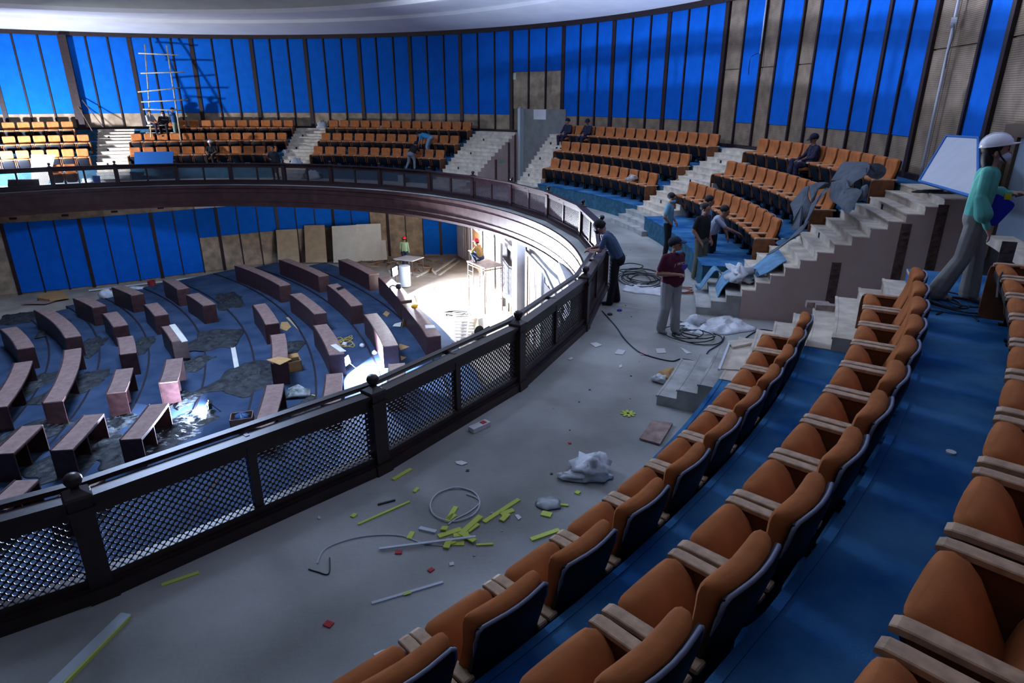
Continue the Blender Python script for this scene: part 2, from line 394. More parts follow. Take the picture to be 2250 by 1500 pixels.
# ------------------------------------------------------------------ chamber walls
Q = [(-17.5, 5.0), (-15.2, 9.0), (-12.6, 12.0), (-10.3, 13.5), (-7.6, 14.75), (-5.2, 16.35), (-3.2, 17.7), (-1.45, 18.8), (.5, 19.95), (3.0, 20.95), (5.75, 21.6), (8.3, 21.92), (10.47, 21.95)]
def resample(pts, step, start=0.0):
    pts = [Vector((*p, 0)) for p in pts]; L = [0]
    for a, b in zip(pts, pts[1:]): L.append(L[-1]+(b-a).length)
    def g(s_):
        for i in range(len(pts)-1):
            if s_ <= L[i+1] or i == len(pts)-2: return pts[i].lerp(pts[i+1], (s_-L[i])/(L[i+1]-L[i]))
    return g, L[-1]
WL = empty('wall_chamber'); struct(WL, 'blue panelled wall of the lower chamber under the balcony', 'wall')
g, LT = resample(Q, 1)
def wseg(a, b, z0, z1, th, name, m, root, off=0.0):
    d = (b-a).normalized(); nrm = Vector((d.y, -d.x, 0))       # towards the chamber
    p, q = a+nrm*off, b+nrm*off; up = Vector((0, 0, 1))
    return MB().slab(p+up*z0, q+up*z0, q+up*z1, p+up*z1, nrm*th).build(name, m, root)
# position along the wall of the photographed panel edges
def sfind(px, py):
    q = at(px, py, LF); best = min((((g(s_*LT/800)-Vector((q.x, q.y, 0))).length), s_*LT/800) for s_ in range(801)); return best[1]
s0 = sfind(41, 650); s1 = sfind(620, 577); stp = (s1-s0)/12
PW = []
s_ = s0-stp*3
i = -3
while s_ < LT-.2:
    e = min(s_+stp, LT); a, b = g(s_+.03), g(e-.03)
    full = -3 < i < 8 and i >= 0
    up_only = 8 <= i < 17
    if full: wseg(a, b, LF+.06, -1.5, .05, 'fabric_panel', M_BLUE, WL)
    elif up_only:
        wseg(a, b, -3.05, -1.5, .05, 'fabric_panel', M_BLUE, WL); wseg(a, b, LF+.06, -3.07, .04, 'lower_board', M_PLYW, WL)
    elif e > LT-1.3: wseg(a, b, LF+.06, -1.5, .06, 'fabric_panel', M_BLUE, WL)
    else: wseg(a, b, LF+.06, -1.5, .04, 'upright_board', M_PLYW, WL)
    wseg(g(e-.03-(.05 if i % 3 == 2 else 0)), g(min(e+.03+(.05 if i % 3 == 2 else 0), LT)), LF, -1.5, .075, 'mullion', M_MULL, WL)
    wseg(a, b, -1.5, -1.0, .03, 'frieze_board', M_WHITE if i > 7 else M_PLYW, WL)
    if i % 2 == 0: 
        c0, c1 = a.lerp(b, .35), a.lerp(b, .65); wseg(c0, c1, -1.36, -1.26, .04, 'air_vent', M_DARK, WL)
    s_ = e; i += 1
for a, b in zip(Q, Q[1:]): wseg(Vector((*a, 0)), Vector((*b, 0)), LF-.1, -.9, -.3, 'backing', M_PLYW, WL)
MB().box(-30, -29.6, -30, 28, LF, 7.6).build('backing', M_PLYW, WL)

# stage side wall at the right of the chamber
WR = empty('wall_stage'); struct(WR, 'white stage wall with doors and a dark window opening under the balcony', 'wall')
QR = [(10.47, 21.95), (11.55, 19.6), (12.6, 15.7), (13.5, 11.5), (14.1, 9.1), (14.55, 7.3), (15.2, 3.5), (15.3, 0)]
for a, b in zip(QR, QR[1:]): wseg(Vector((*a, 0)), Vector((*b, 0)), LF-.1, -.9, -.25, 'backing', M_WHITE, WR)
gr, LR = resample(QR, 1)
def sr(px, py):
    q = at(px, py, LF); return min((((gr(k*LR/900)-Vector((q.x, q.y, 0))).length), k*LR/900) for k in range(901))[1]
def rpanel(sa, sb, z0, z1, name, m, off=0.0, th=.05, parent=None): return wseg(gr(sa), gr(sb), z0, z1, th, name, m, parent or WR, off+.07)
def sx(px, z=-3.2):
    b_ = None
    for k in range(901):
        q = gr(k*LR/900); r = Vector((q.x, q.y, z))-CAM
        f_ = r.y*math.cos(PITCH)-r.z*math.sin(PITCH); e_ = abs(1125+FPX*r.x/f_-px)
        if b_ is None or e_ < b_[0]: b_ = (e_, k*LR/900)
    return b_[1]
rpanel(.1, 1.2, LF, -1.0, 'white_board', M_WHITE); rpanel(sx(1024), sx(1026), LF, -1.4, 'mullion', M_PINK); rpanel(sx(1033), sx(1035), LF, -1.4, 'mullion', M_PINK)
for k, (a, b) in enumerate(((sx(1043), sx(1062)), (sx(1072), sx(1089)))):
    d = empty('door_%d' % (k+3)); struct(d, ['first', 'second'][k]+' brown timber door in the white stage wall', 'door')
    rpanel(a, b, LF, -2.75, 'door_leaf', M_DOORW, .02, .05, d)
    for c in (a-.12, b): rpanel(c, c+.12, LF, -2.3, 'door_jamb', M_WHITE, .02, .1, d)
    rpanel(a-.12, b+.12, -2.75, -2.6, 'lintel', M_WHITE, .02, .1, d)
    rpanel(a, b, -2.6, -2.1, 'transom_pane', M_GLASS, .02, .03, d)
sw0, sw1 = sx(1109, -2.6), sx(1145, -2.6)
wd = empty('window_1'); struct(wd, 'dark window opening with pale pane in the stage wall', 'window')
rpanel(sw0, sw1-(sw1-sw0)*.33, -4.15, -2.05, 'dark_pane', M_DARK, .01, .03, wd); rpanel(sw1-(sw1-sw0)*.33, sw1, -4.15, -2.05, 'pale_pane', M_GLASS, .01, .03, wd)
for a, b, z0, z1 in ((sw0-.15, sw0, -4.3, -1.9), (sw1, sw1+.15, -4.3, -1.9), (sw0, sw1, -2.05, -1.9)): rpanel(a, b, z0, z1, 'window_frame', M_WHITE, .01, .12, wd)
rpanel(sw0-.15, sw1+.15, -4.3, -4.15, 'window_sill', M_WHITE, .01, .22, wd)
for k in range(7): rpanel(sw0+.4*k, sw0+.4*k+.09, LF, -4.3, 'dado_slat', M_MULL if k % 2 else M_TAN, .01, .05)
rpanel(sx(1147), sx(1158), LF, -1.0, 'column', M_WHITE, 0, .35)
rpanel(sx(1163), sx(1167), LF, -1.5, 'mullion', M_DOORW, .01, .1)
lv0 = sx(1168); lvd = (sx(1198)-lv0)/8
for k in range(8): rpanel(lv0+lvd*k, lv0+lvd*(k+.7), LF, -1.7, 'louvre_slat', M_WHITE if k % 4 else M_LEG, .02, .06)
rpanel(sx(1201), sx(1224), LF, -2.0, 'dark_opening', M_DARK, .01, .03); rpanel(sx(1226), sx(1245), LF, -2.2, 'door_leaf', M_DESK, .01, .05)
for a, b in ((sx(1164), sx(1205)), (sx(1205), sx(1245))): rpanel(a, b, -1.62, -1.5, 'track_beam', M_FOOT, .05, .08)

# ------------------------------------------------------------------ balustrade
BAL = empty('balustrade'); tag(BAL, 'dark timber lattice balustrade with ball finials round the balcony opening', 'railing')
RB = 16.02
posts = [137.5, 128.2, 118.79, 109.35, 99.86, 90.66, 80.97, 71.89, 61.88, 50.99, 40.93, 31.22, 20.92, 9.2, -.71, -10.4, -20.24, -30.5, -40.39, -50.46, -60.6, -70.6]
pm = MB(); pm.box(-.085, .085, -.085, .085, 0, 1.0); pm.box(-.11, .11, -.11, .11, 0, .13); pm.box(-.1, .1, -.1, .1, .86, .9)
post_me = pm.mesh('post', M_RAIL)
fm = MB(); fm.lathe([(.0, .985), (.14, .985), (.145, 1.0), (.13, 1.02), (.075, 1.045), (.045, 1.06), (.038, 1.075)], 4)
fm.v = [(x*math.cos(R_(45))-y*math.sin(R_(45)), x*math.sin(R_(45))+y*math.cos(R_(45)), z) for x, y, z in fm.v]
cap_me = fm.mesh('post_cap', M_RAIL)
bm_ = MB(); bm_.lathe([(.03, 1.06), (.036, 1.085), (.058, 1.105), (.070, 1.135), (.066, 1.165), (.045, 1.19), (.012, 1.2)], 12)
ball_me = bm_.mesh('ball_finial', M_RAIL, True)
def lattice(L, H, pitch=.066, hr=.021, t=.012):
    m = MB(); nx = int(round(L/pitch)); nz = int(round(H/(pitch/2))); dx = L/nx; dz = H/nz
    hx = hr*dx/pitch
    for j in range(1, nz):
        for i in range(nx+1):
            cx = (i+(.5 if j % 2 else 0))*dx
            if cx < dx*.49 or cx > L-dx*.49: continue
            cz = j*dz
            for s_ in (-t/2, t/2):
                cs = [(cx+dx/2, s_, cz), (cx, s_, cz+dz), (cx-dx/2, s_, cz), (cx, s_, cz-dz)]
                hs = [(cx+hr*math.cos(a), s_, cz+hr*math.sin(a)) for a in [k*math.pi/4 for k in range(8)]]
                m.add(cs+hs, [(q, (q+1) % 4, 4+(2*q+2) % 8, 4+2*q+1, 4+2*q) for q in range(4)])
            n = len(m.v); f0 = n-24+4; b0 = n-12+4
            for q in range(8): m.f.append((f0+q, f0+(q+1) % 8, b0+(q+1) % 8, b0+q)); m.mi.append(0)
    return m.mesh('lattice_panel', M_RAIL)
LP = 1.28
lat_me = lattice(LP, .60)
def unit(boxes): 
    m = MB()
    for y0, y1, z0, z1 in boxes: m.box(-.5, .5, y0, y1, z0, z1)
    return m
top_me = unit([(-.032, .032, .80, .91), (-.05, .05, .9, .96), (-.075, .075, .955, .99)]).mesh('top_rail', M_RAIL)
hand_me = unit([(-.2, -.12, .985, 1.03)]).mesh('handrail', M_RAIL)
bot_me = unit([(-.045, .045, .13, .22), (-.055, .055, .205, .225)]).mesh('bottom_rail', M_RAIL)
plin_me = unit([(-.1, .1, 0, .12), (-.075, .075, .115, .145)]).mesh('plinth', M_RAIL)
stile_me = MB().box(-.04, .04, -.04, .04, .2, .92).mesh('stile', M_RAIL)
brk_me = MB().box(-.02, .02, -.19, 0, .955, .995).mesh('bracket', M_RAIL)
for i, t in enumerate(posts):
    p = link('post', post_me, BAL, P(RB, t), R_(t)-math.pi/2)
    c = link('post_cap', cap_me, p); link('ball_finial', ball_me, p)
    if i+1 == len(posts): break
    a, b = P(RB, t), P(RB, posts[i+1]); L = (b-a).length; d = (b-a).normalized(); mid = (a+b)/2
    rz = math.atan2(d.y, d.x)                            # local -y points to the opening
    for me, nm, ln in ((top_me, 'top_rail', L-.1), (hand_me, 'handrail', L-.02), (bot_me, 'bottom_rail', L-.15), (plin_me, 'plinth', L-.15)):
        o = link(nm, me, BAL, mid, rz); o.scale = (ln, 1, 1)
    link('stile', stile_me, BAL, mid, rz); link('bracket', brk_me, BAL, mid, rz)
    half = L/2-.04-.085
    for s_ in (-1, 1):
        st = mid + d*(s_*(.04+half/2)) ; o = link('lattice_panel', lat_me, BAL, st, rz)
        o.scale = (half/LP, 1, 1); off = Vector((math.cos(rz), math.sin(rz), 0))*(-half/2)
        o.location = st+off+Vector((0, 0, .22))
# ------------------------------------------------------------------ auditorium seats
def seat_meshes():
    me = {}
    # backrest: padded S-shaped cushion
    m = MB(); lp = []
    for z, y, hw, ht in ((.36, .14, .20, .02), (.37, .135, .235, .045), (.45, .11, .25, .055), (.58, .062, .252, .058), (.70, .022, .256, .054), (.80, -.005, .26, .054), (.88, -.014, .263, .058), (.945, -.018, .263, .062), (.985, -.02, .256, .056), (1.005, -.022, .24, .04), (1.012, -.024, .21, .015)):
        lp.append([(x, yy+.035*(x/.25)**2, z) for x, yy in sup(0, y, hw, ht, 18, 3.6)])
    m.loft(lp); me['backrest'] = m.mesh('backrest', M_FOAM, 40)
    m = MB(); lp = []
    for z, y, hw, ht in ((.24, .085, .20, .012), (.26, .08, .238, .022), (.45, .03, .25, .024), (.60, -.012, .254, .024), (.75, -.052, .258, .024), (.88, -.082, .26, .024), (.955, -.09, .256, .024), (.975, -.088, .246, .014)):
        lp.append([(x, yy+.035*(x/.25)**2, z) for x, yy in sup(0, y, hw, ht, 14, 4)])
    m.loft(lp); me['back_shell'] = m.mesh('back_shell', M_SHELL, 40)
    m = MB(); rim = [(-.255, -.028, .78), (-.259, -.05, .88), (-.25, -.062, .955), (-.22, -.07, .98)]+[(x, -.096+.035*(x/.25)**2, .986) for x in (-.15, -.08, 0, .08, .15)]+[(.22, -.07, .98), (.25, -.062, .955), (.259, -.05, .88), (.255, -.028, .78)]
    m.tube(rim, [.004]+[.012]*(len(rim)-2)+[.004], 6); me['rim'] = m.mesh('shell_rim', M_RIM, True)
    # tipped-up seat: axes u (from hinge to lip) and n (cushion normal, towards the back)
    for sd_, tilt, hy, hz in (('', R_(60), .185, .235), ('_down', R_(6), .10, .40)):
     def tip(x, u, n_): return (x, hy+u*math.cos(tilt)-n_*math.sin(tilt), hz+u*math.sin(tilt)+n_*math.cos(tilt))
     m = MB(); lp = []
     for u, hw, n0, ht in ((0, .19, .01, .03), (.02, .225, .012, .055), (.12, .236, .014, .062), (.26, .24, .016, .066), (.36, .24, .014, .07), (.42, .236, .002, .066), (.455, .225, -.012, .05), (.472, .20, -.02, .025)):
         lp.append([tip(x, u, n0+nn) for x, nn in sup(0, 0, hw, ht, 16, 3.2)])
     m.loft(lp); me['seat'+sd_] = m.mesh('seat', M_FOAM, 40)
     m = MB(); lp = []
     for u, hw, n0, ht in ((-.03, .16, -.05, .02), (.0, .215, -.06, .03), (.15, .235, -.068, .034), (.30, .238, -.07, .034), (.39, .228, -.066, .028), (.43, .19, -.062, .012)):
         lp.append([tip(x, u, n0+nn) for x, nn in sup(0, 0, hw, ht, 14, 3.2)])
     m.loft(lp); me['seat_shell'+sd_] = m.mesh('seat_shell', M_SHELL, 40)
    for nm, sx in (('L', -1), ('R', 1)):
        m = MB(); lp = []; c = sx*.276
        for y, hw, z, ht in ((-.02, .034, .617, .012), (-.01, .037, .617, .017), (.40, .037, .617, .017), (.445, .036, .613, .019), (.468, .033, .607, .014)):
            lp.append([(x, y, zz) for x, zz in sup(c, z, hw, ht, 10, 6)])
        m.loft(lp); me['arm'+nm] = m.mesh('armrest', M_ARM)
        m = MB(); m.hexa([(c-.016, .10, .26), (c+.016, .10, .26), (c+.016, .36, .26), (c-.016, .36, .26), (c-.016, .06, .6), (c+.016, .06, .6), (c+.016, .42, .6), (c-.016, .42, .6)], 0)
        m.box(c-.022, c+.022, .12, .26, .02, .28, 1); m.box(c-.03, c+.03, .09, .30, 0, .02, 1)
        me['leg'+nm] = m.mesh('leg', [M_LEG, M_FOOT])
        m = MB(); c = sx*.318; lp = []
        for x in (c-.018, c+.018): lp.append([(x, y, z) for y, z in sup(.265, .325, .225, .285, 16, 9)])
        m.loft(lp); me['end'+nm] = m.mesh('end_panel', M_ENDP)
    return me
SM = seat_meshes()
NSEAT = 0
def seat(loc, rz, label, group, end=None, sides='LR', dn=''):
    global NSEAT; NSEAT += 1
    e = empty('auditorium_seat', loc, rz); tag(e, label, 'seat', group)
    s = link('seat', SM['seat'+dn], e); link('seat_shell', SM['seat_shell'+dn], s)
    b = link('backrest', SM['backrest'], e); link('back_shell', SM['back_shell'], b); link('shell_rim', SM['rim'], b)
    for q in sides: link('armrest', SM['arm'+q], e); link('leg', SM['leg'+q], e)
    if end: link('end_panel', SM['end'+end], e)
    return e
def seat_at(row, th, label, group, end=None, dn=''):
    return seat(P(RA[row]+.4716, th, T[row]), R_(th)+math.pi/2, label, group, end, dn=dn)
BL = {'floodlit far left block': [(3, 124.29, 117.09, 6), (2, 123.97, 115.2, 7), (1, 124.74, 115.3, 7)],
      'block behind the bamboo scaffold': [(3, 105.94, 87.1, 12), (2, 107.9, 87.22, 13), (1, 108.0, 87.9, 12)],
      'block left of grey doorway': [(3, 80.12, 58.4, 14), (2, 80.21, 58.5, 13), (1, 80.3, 58.96, 12)],
      'block right of grey doorway': [(3, 40.44, 17.65, 15), (2, 38.82, 17.7, 13), (1, 37.4, 18.4, 11)],
      'block below the whiteboard': [(3, 9.75, -8.3, 12), (2, 9.6, -8.3, 11), (1, 9.6, -8.2, 11)]}
DOWN = {('C', 3, 0), ('C', 3, 2), ('D', 3, 5), ('A', 1, 6)}
RN = ['', 'front', 'middle', 'back']
SEATPOS = {}
KEY = dict(zip(BL, ('Z', 'A', 'B', 'C', 'D')))
for bname, rows in BL.items():
    for row, a, b, n in rows:
        for i in range(n):
            st = max((a-b)/(n-1), math.degrees(.63/(RA[row]+.3))); th = b+st*(n-1-i)
            # local +x is the right hand of the sitter: the image-left end of a far row is the sitter's right
            end = 'R' if i == 0 and not bname.startswith('floodlit') else ('L' if i == n-1 else None)
            seat_at(row, th, 'orange tip-up seat, %s row of %s, %s from left' % (RN[row], bname, ORD[i+1]), 'seats in the %s' % bname, end, '_down' if (KEY[bname], row, i) in DOWN else '')
            SEATPOS[KEY[bname]+str(row), i] = th
for row, a, st, n in ((1, -28.94, 1.878, 14), (2, -28.4, 1.826, 14), (3, -30.2, 1.82, 13)):
    for i in range(n):
        seat_at(row, a-st*i, 'orange tip-up seat, %s row of nearest block, %s from the whitish stairs' % (RN[row], ORD[i+1]), 'seats in the nearest block', 'R' if i == 0 else None)
for px, lab in ((141, 'left'), (173, 'right')):
    q = at(px, 398, 0); th = math.degrees(math.atan2(q.y, q.x))
    seat(P(17.3, th, 0), R_(th)+math.pi/2, 'loose orange seat standing on the balcony floor behind lattice, %s of two' % lab, 'loose seats on the balcony floor')

# ------------------------------------------------------------------ chamber desks
DESKS = {
 (1, 'a'): [(0, 723), (10, 706), (37, 767.5), (71, 764)], (1, 'b'): [(31, 797.5), (66, 794), (-30, 897), (-8, 915)],
 (2, 'c'): [(48, 936), (91, 936), (-20, 998), (18, 1000)],
 (2, 'a'): [(75, 681.7), (107, 678), (142.5, 742.5), (173, 739)], (2, 'b'): [(141, 769), (174, 766), (93.5, 884.7), (136, 881)],
 (3, 'e'): [(184, 912), (226.6, 911), (111, 989.6), (156, 989.6)], (3, 'f'): [(34, 1055), (81, 1057), (-40, 1120), (0, 1123)],
 (3, 'a'): [(161, 656), (188, 653), (202.5, 676), (228, 671)], (3, 'b'): [(225, 689), (255, 686.7), (248, 718), (275, 713)], (3, 'c'): [(257, 741.7), (289, 737.5), (263, 779), (295, 775)], (3, 'd'): [(254, 812), (290, 807.7), (234, 863.8), (273, 860.5)],
 (4, 'a'): [(246, 631.7), (273, 627.5), (288, 649), (311.7, 646)], (4, 'b'): [(316, 669), (343, 665), (339, 694), (367.5, 691)], (4, 'c'): [(354, 717.5), (383, 711.7), (376, 750), (408, 747)], (4, 'd'): [(365, 790), (401.7, 787.5), (350, 841), (388.5, 839)], (4, 'e'): [(327.8, 889), (366, 888), (264, 966), (306, 964.5)], (4, 'f'): [(180, 1051), (226, 1051), (100, 1110), (148, 1112)],
 (5, 'a'): [(358, 616), (383, 613), (389, 636), (412, 632)], (5, 'b'): [(409, 647.5), (433, 644), (445, 671.7), (468, 666.7)],
 (6, 'c'): [(555, 670), (578, 666), (582.5, 713), (611, 710)], (6, 'd'): [(594, 736), (626, 733), (596, 798), (630, 797)], (6, 'e'): [(585, 846), (622.5, 842), (554, 940), (604, 924)],
 (7, 'a'): [(516, 584), (541.7, 583), (614, 628), (637.5, 625)], (7, 'b'): [(636, 646.7), (661.7, 643), (689, 690), (717.5, 687.5)], (7, 'c'): [(688, 715), (715, 712.5), (722.5, 780), (755, 776)], (7, 'd'): [(716, 822), (753, 820), (706, 888), (749, 877)],
 (8, 'a'): [(613, 571), (636, 570), (700, 607.5), (721.7, 604)], (8, 'b'): [(718, 626), (742.5, 622.5), (770, 672.5), (798, 669)], (8, 'c'): [(800, 691), (827.5, 687.5), (842.5, 761), (875, 755)], (8, 'd'): [(855, 800), (892, 797), (850, 850), (890, 848)],
 (9, 'a'): [(744, 571), (767.5, 569), (811, 604), (833, 601.7)], (9, 'b'): [(831.7, 610), (857, 608), (880, 661), (907.5, 658)], (9, 'c'): [(882.5, 668), (908, 667), (938, 740), (970.6, 737)]}
DH = .80
DINFO = {}
def desk(k, tg, px, ordn, cnt):
    zf = arc_z(k); zt = zf+DH
    q = [polar(at(*p, zt)) for p in px]
    r0, r1 = q[0][0], q[2][0]; ta, tb = q[0][1], q[2][1]; wdt = .5
    dr = (r1-r0); n = max(4, int(abs(ta-tb)/1.0))
    rf = lambda j: dr*j
    mid = Vector((DC[0]+(r0+dr/2)*math.cos(R_((ta+tb)/2)), DC[1]+(r0+dr/2)*math.sin(R_((ta+tb)/2)), zf))
    e = empty('curved_desk', mid)
    extra = {(4, 'c'): 'with a pale plank on top', (6, 'd'): 'with cardboard on its near end', (8, 'b'): 'with a phone on top', (9, 'b'): 'with black tools on top', (9, 'c'): 'with a yellow helmet on top'}.get((k, tg))
    lab = 'curved dark desk, %s arc from the left, %s from the far wall' % (ORD[k], ORD[ordn])
    if extra: lab = 'curved dark desk %s, %s arc from the left' % (extra, ORD[k])
    tag(e, lab, 'desk', 'curved chamber desks')
    def part(ra, rb, t0, t1, z0, z1, nm, m, nn=n, rff=rf, par=None):
        b = MB(); b.arc(ra, rb, t0, t1, z0, z1, nn, DC, rf=rff)
        b.v = [(x-mid.x, y-mid.y, z-mid.z) for x, y, z in b.v]
        return b.build(nm, m, par or e)
    d1 = math.degrees(.035/r0)
    part(r0, r0+wdt, ta, tb, zt-.03, zt, 'desk_top', M_DTOP)
    part(r0-.025, r0+.012, ta, tb, zf, zt+.02, 'front_panel', M_DESK)
    part(r0, r0+wdt, ta, ta-d1, zf, zt-.03, 'end_panel', M_DESK, 1, None)
    part(r1, r1+wdt, tb+d1, tb, zf, zt-.03, 'end_panel', M_DESK, 1, None)
    part(r0+dr/2+.02, r0+dr/2+wdt-.1, (ta+tb)/2+d1/2, (ta+tb)/2-d1/2, zf, zt-.03, 'divider', M_DESK, 1, None)
    part(r0+wdt-.02, r0+wdt+.004, ta, tb, zt-.07, zt-.028, 'edge_band', M_DESK)
    sh = part(r0+.02, r0+wdt-.15, ta-d1, tb+d1, zt-.22, zt-.2, 'shelf', M_DESK)
    DINFO[(k, tg)] = (r0, dr, ta, tb, zt, zf)
    return e
cnt = {}
for key in sorted(DESKS):
    cnt[key[0]] = cnt.get(key[0], 0)+1
    desk(key[0], key[1], DESKS[key], cnt[key[0]], 0)

# ------------------------------------------------------------------ work lights standing in the place
def flood(name, label, loc, target, power, color, size=.45, spread=160, stand=True, floor_z=None):
    loc = Vector(loc); e = empty(name, (loc.x, loc.y, floor_z if floor_z is not None else loc.z)); tag(e, label, 'lamp')
    d = (Vector(target)-loc).normalized(); rot = d.to_track_quat('-Z', 'Y').to_euler(); off = loc-Vector(e.location)
    h = size/2
    b = MB(); b.box(-h, h, -h*.75, h*.75, .01, .1); b.box(-h*1.1, h*1.1, -h*.85, h*.85, 0, .02)
    o = b.build('lamp_housing', M_LAMPB, e); o.location = off; o.rotation_euler = rot
    g_ = MB(); g_.box(-h, h, -h*.75, h*.75, -.012, -.004); o2 = g_.build('lamp_face', M_LAMP, e); o2.location = off; o2.rotation_euler = rot
    if stand and off.z > .1:
        s_ = MB(); s_.tube([(0, 0, .25), (off.x, off.y, off.z)], .015, 6)
        for k in range(3): a = 2*math.pi*k/3; s_.tube([(.0, .0, .35), (.35*math.cos(a), .35*math.sin(a), .01)], .012, 5)
        s_.build('tripod', M_LAMPB, e)
    l = bpy.data.lights.new('lamp_beam', 'AREA'); l.shape = 'RECTANGLE'; l.size = size; l.size_y = size*.75; l.energy = power; l.color = color; l.spread = R_(spread)
    lo = bpy.data.objects.new('lamp_beam', l); COL.objects.link(lo); lo.parent = e; lo.location = off+d*.03; lo.rotation_euler = rot
    return e
p = at(868, 596, LF+1.25)
flood('floodlight', 'white hot floodlight on a stand behind the desks, lighting the stage', p, p+Vector((math.cos(R_(-16)), math.sin(R_(-16)), .06)), 5600, (.82, .88, 1), .5, 168, True, LF)
p = at(762, 792, LF+.55)
flood('floodlight', 'glaring floodlight on the chamber carpet between two desk arcs', p, p+Vector((1.2, -.3, .35)), 5000, (.55, .68, 1), .35, 175, True, LF+.2)
p = at(458, 889, LF+.35)
flood('floodlight', 'small glaring work light low among the dust sheets', p, p+Vector((-.9, -.35, .1)), 1100, (.55, .68, 1), .25, 175, True, LF+.1)
q = P(16.9, 130, 1.1)
flood('floodlight', 'floodlight at the far left beyond the picture edge', q, P(21.5, 115, 1.8), 1600, (.80, .86, 1.0), .5, 140, True, 0)
# ------------------------------------------------------------------ props
def atd(px, py, dist):
    """point of the photographed place at horizontal distance dist from the viewer"""
    u = (px-1125)/FPX; v = (750-py)/FPX; s, c = math.sin(PITCH), math.cos(PITCH)
    d = Vector((u, c+v*s, -s+v*c)); return CAM + d*(dist/math.hypot(d.x, d.y))
def hd(p): return math.hypot(p.x-CAM.x, p.y-CAM.y)
def rebase(b, o):
    o = Vector(o); b.v = [tuple(Vector(p)-o) for p in b.v]; return b
def one(b, name, m, label, cat, group=None, smooth=False, base=None):
    c = Vector([sum(p[i] for p in b.v)/len(b.v) for i in range(3)]); c.z = min(p[2] for p in b.v)
    rebase(b, c); o = b.build(name, m, None, smooth); o.location = c; tag(o, label, cat, group); return o
def smoothpath(pts, n=6):
    pts = [Vector(p) for p in pts]; out = []
    for i in range(len(pts)-1):
        p0, p1, p2, p3 = pts[max(i-1, 0)], pts[i], pts[i+1], pts[min(i+2, len(pts)-1)]
        for k in range(n):
            t = k/n; out.append(.5*((2*p1)+(p2-p0)*t+(2*p0-5*p1+4*p2-p3)*t*t+(3*p1-p0-3*p2+p3)*t**3))
    return out+[pts[-1]]
def cable(px, z, label, m=M_CABLE, r=.011, name='cable', grp=None):
    b = MB(); b.tube(smoothpath([at(x, y, z+r) for x, y in px]), r, 5); return one(b, name, m, label, 'cable', grp)
def coil(c, rx, ry, turns, z, label, m=M_CABLE, r=.010, seed=1, name='cable_coil'):
    rr = random.Random(seed); c = Vector(c); pts = []
    for i in range(turns*10):
        a = 2*math.pi*i/10; k = 1+.35*math.sin(i*.37+seed)*rr.uniform(.5, 1)
        pts.append(c+Vector((rx*k*math.cos(a)+.1*math.sin(i*.23), ry*k*math.sin(a)+.08*math.cos(i*.31), r+.0025*i*.5)))
    b = MB(); b.tube(smoothpath(pts, 2), r, 5); return one(b, name, m, label, 'cable')
def crumple(c, sx, sy, sz, seed, label, name='plastic_bag', m=M_BAG, cat='bag', grp=None, nu=18, nv=9, rz=0, rough=.5, f=2.2):
    """crumpled closed bag lying on c"""
    b = MB(); vs = []; fs = []
    for j in range(nv+1):
        ph = math.pi*j/nv
        for i in range(nu):
            a = 2*math.pi*i/nu; d = Vector((math.sin(ph)*math.cos(a), math.sin(ph)*math.sin(a), math.cos(ph)))
            k = 1+rough*mnoise.noise(d*f+Vector((seed*7.1, seed*3.3, 0)))+rough*.5*mnoise.noise(d*f*2.7+Vector((0, seed*5.7, 1)))
            x, y, z = d.x*sx*k, d.y*sy*k, d.z*sz*k
            vs.append((x*math.cos(rz)-y*math.sin(rz), x*math.sin(rz)+y*math.cos(rz), max(z+sz*.55, .004+.002*(i % 3))))
    for j in range(nv):
        for i in range(nu): a = j*nu+i; e_ = j*nu+(i+1) % nu; fs.append((a, e_, e_+nu, a+nu))
    b.add(vs, fs); o = b.build(name, m, None, True); o.location = c; tag(o, label, cat, grp); return o
def cloth(c, sx, sy, h, seed, label, m, name='dust_sheet', cat='sheet', rz=0.0, n=22, grp=None):
    """rumpled sheet with real thickness lying on the floor"""
    b = MB(); top = []; c = Vector(c)
    for j in range(n+1):
        for i in range(n+1):
            u, v = i/n*2-1, j/n*2-1
            k = 1+.28*mnoise.noise(Vector((u*1.7, v*1.7, seed*3.1)))
            x, y = u*sx*k, v*sy*k
            q = Vector((x*2.6, y*2.6, seed*1.7)); ed = max(0, 1-max(abs(u), abs(v))**4)
            sk = Vector((q.x*.55+q.y*.9, (q.y*.55-q.x*.9)*2.6, q.z)); z = .012+h*(.9*abs(mnoise.noise(q))+.8*(1-abs(mnoise.noise(sk)*2))**2*.7+.5*abs(mnoise.noise(sk*2.1)))*ed
            rad = max(abs(u), abs(v)); 
            if rad > .01: s_ = 1-.22*(math.hypot(u, v)/rad-1); x *= s_; y *= s_
            top.append((x*math.cos(rz)-y*math.sin(rz), x*math.sin(rz)+y*math.cos(rz), z))
    w_ = n+1; fs = []
    for j in range(n):
        for i in range(n): a = j*w_+i; fs.append((a, a+1, a+w_+1, a+w_))
    N = len(top); vs = top+[(x, y, z-.008) for x, y, z in top]; fs += [tuple(q+N for q in reversed(f)) for f in fs]
    rim = [i for i in range(w_)]+[j*w_+n for j in range(1, w_)]+[n*w_+i for i in range(n-1, -1, -1)]+[j*w_ for j in range(n-1, 0, -1)]
    for a, e_ in zip(rim, rim[1:]+rim[:1]): fs.append((a, a+N, e_+N, e_))
    b.add(vs, fs); o = b.build(name, m, None, True); o.location = c; tag(o, label, cat, grp); return o
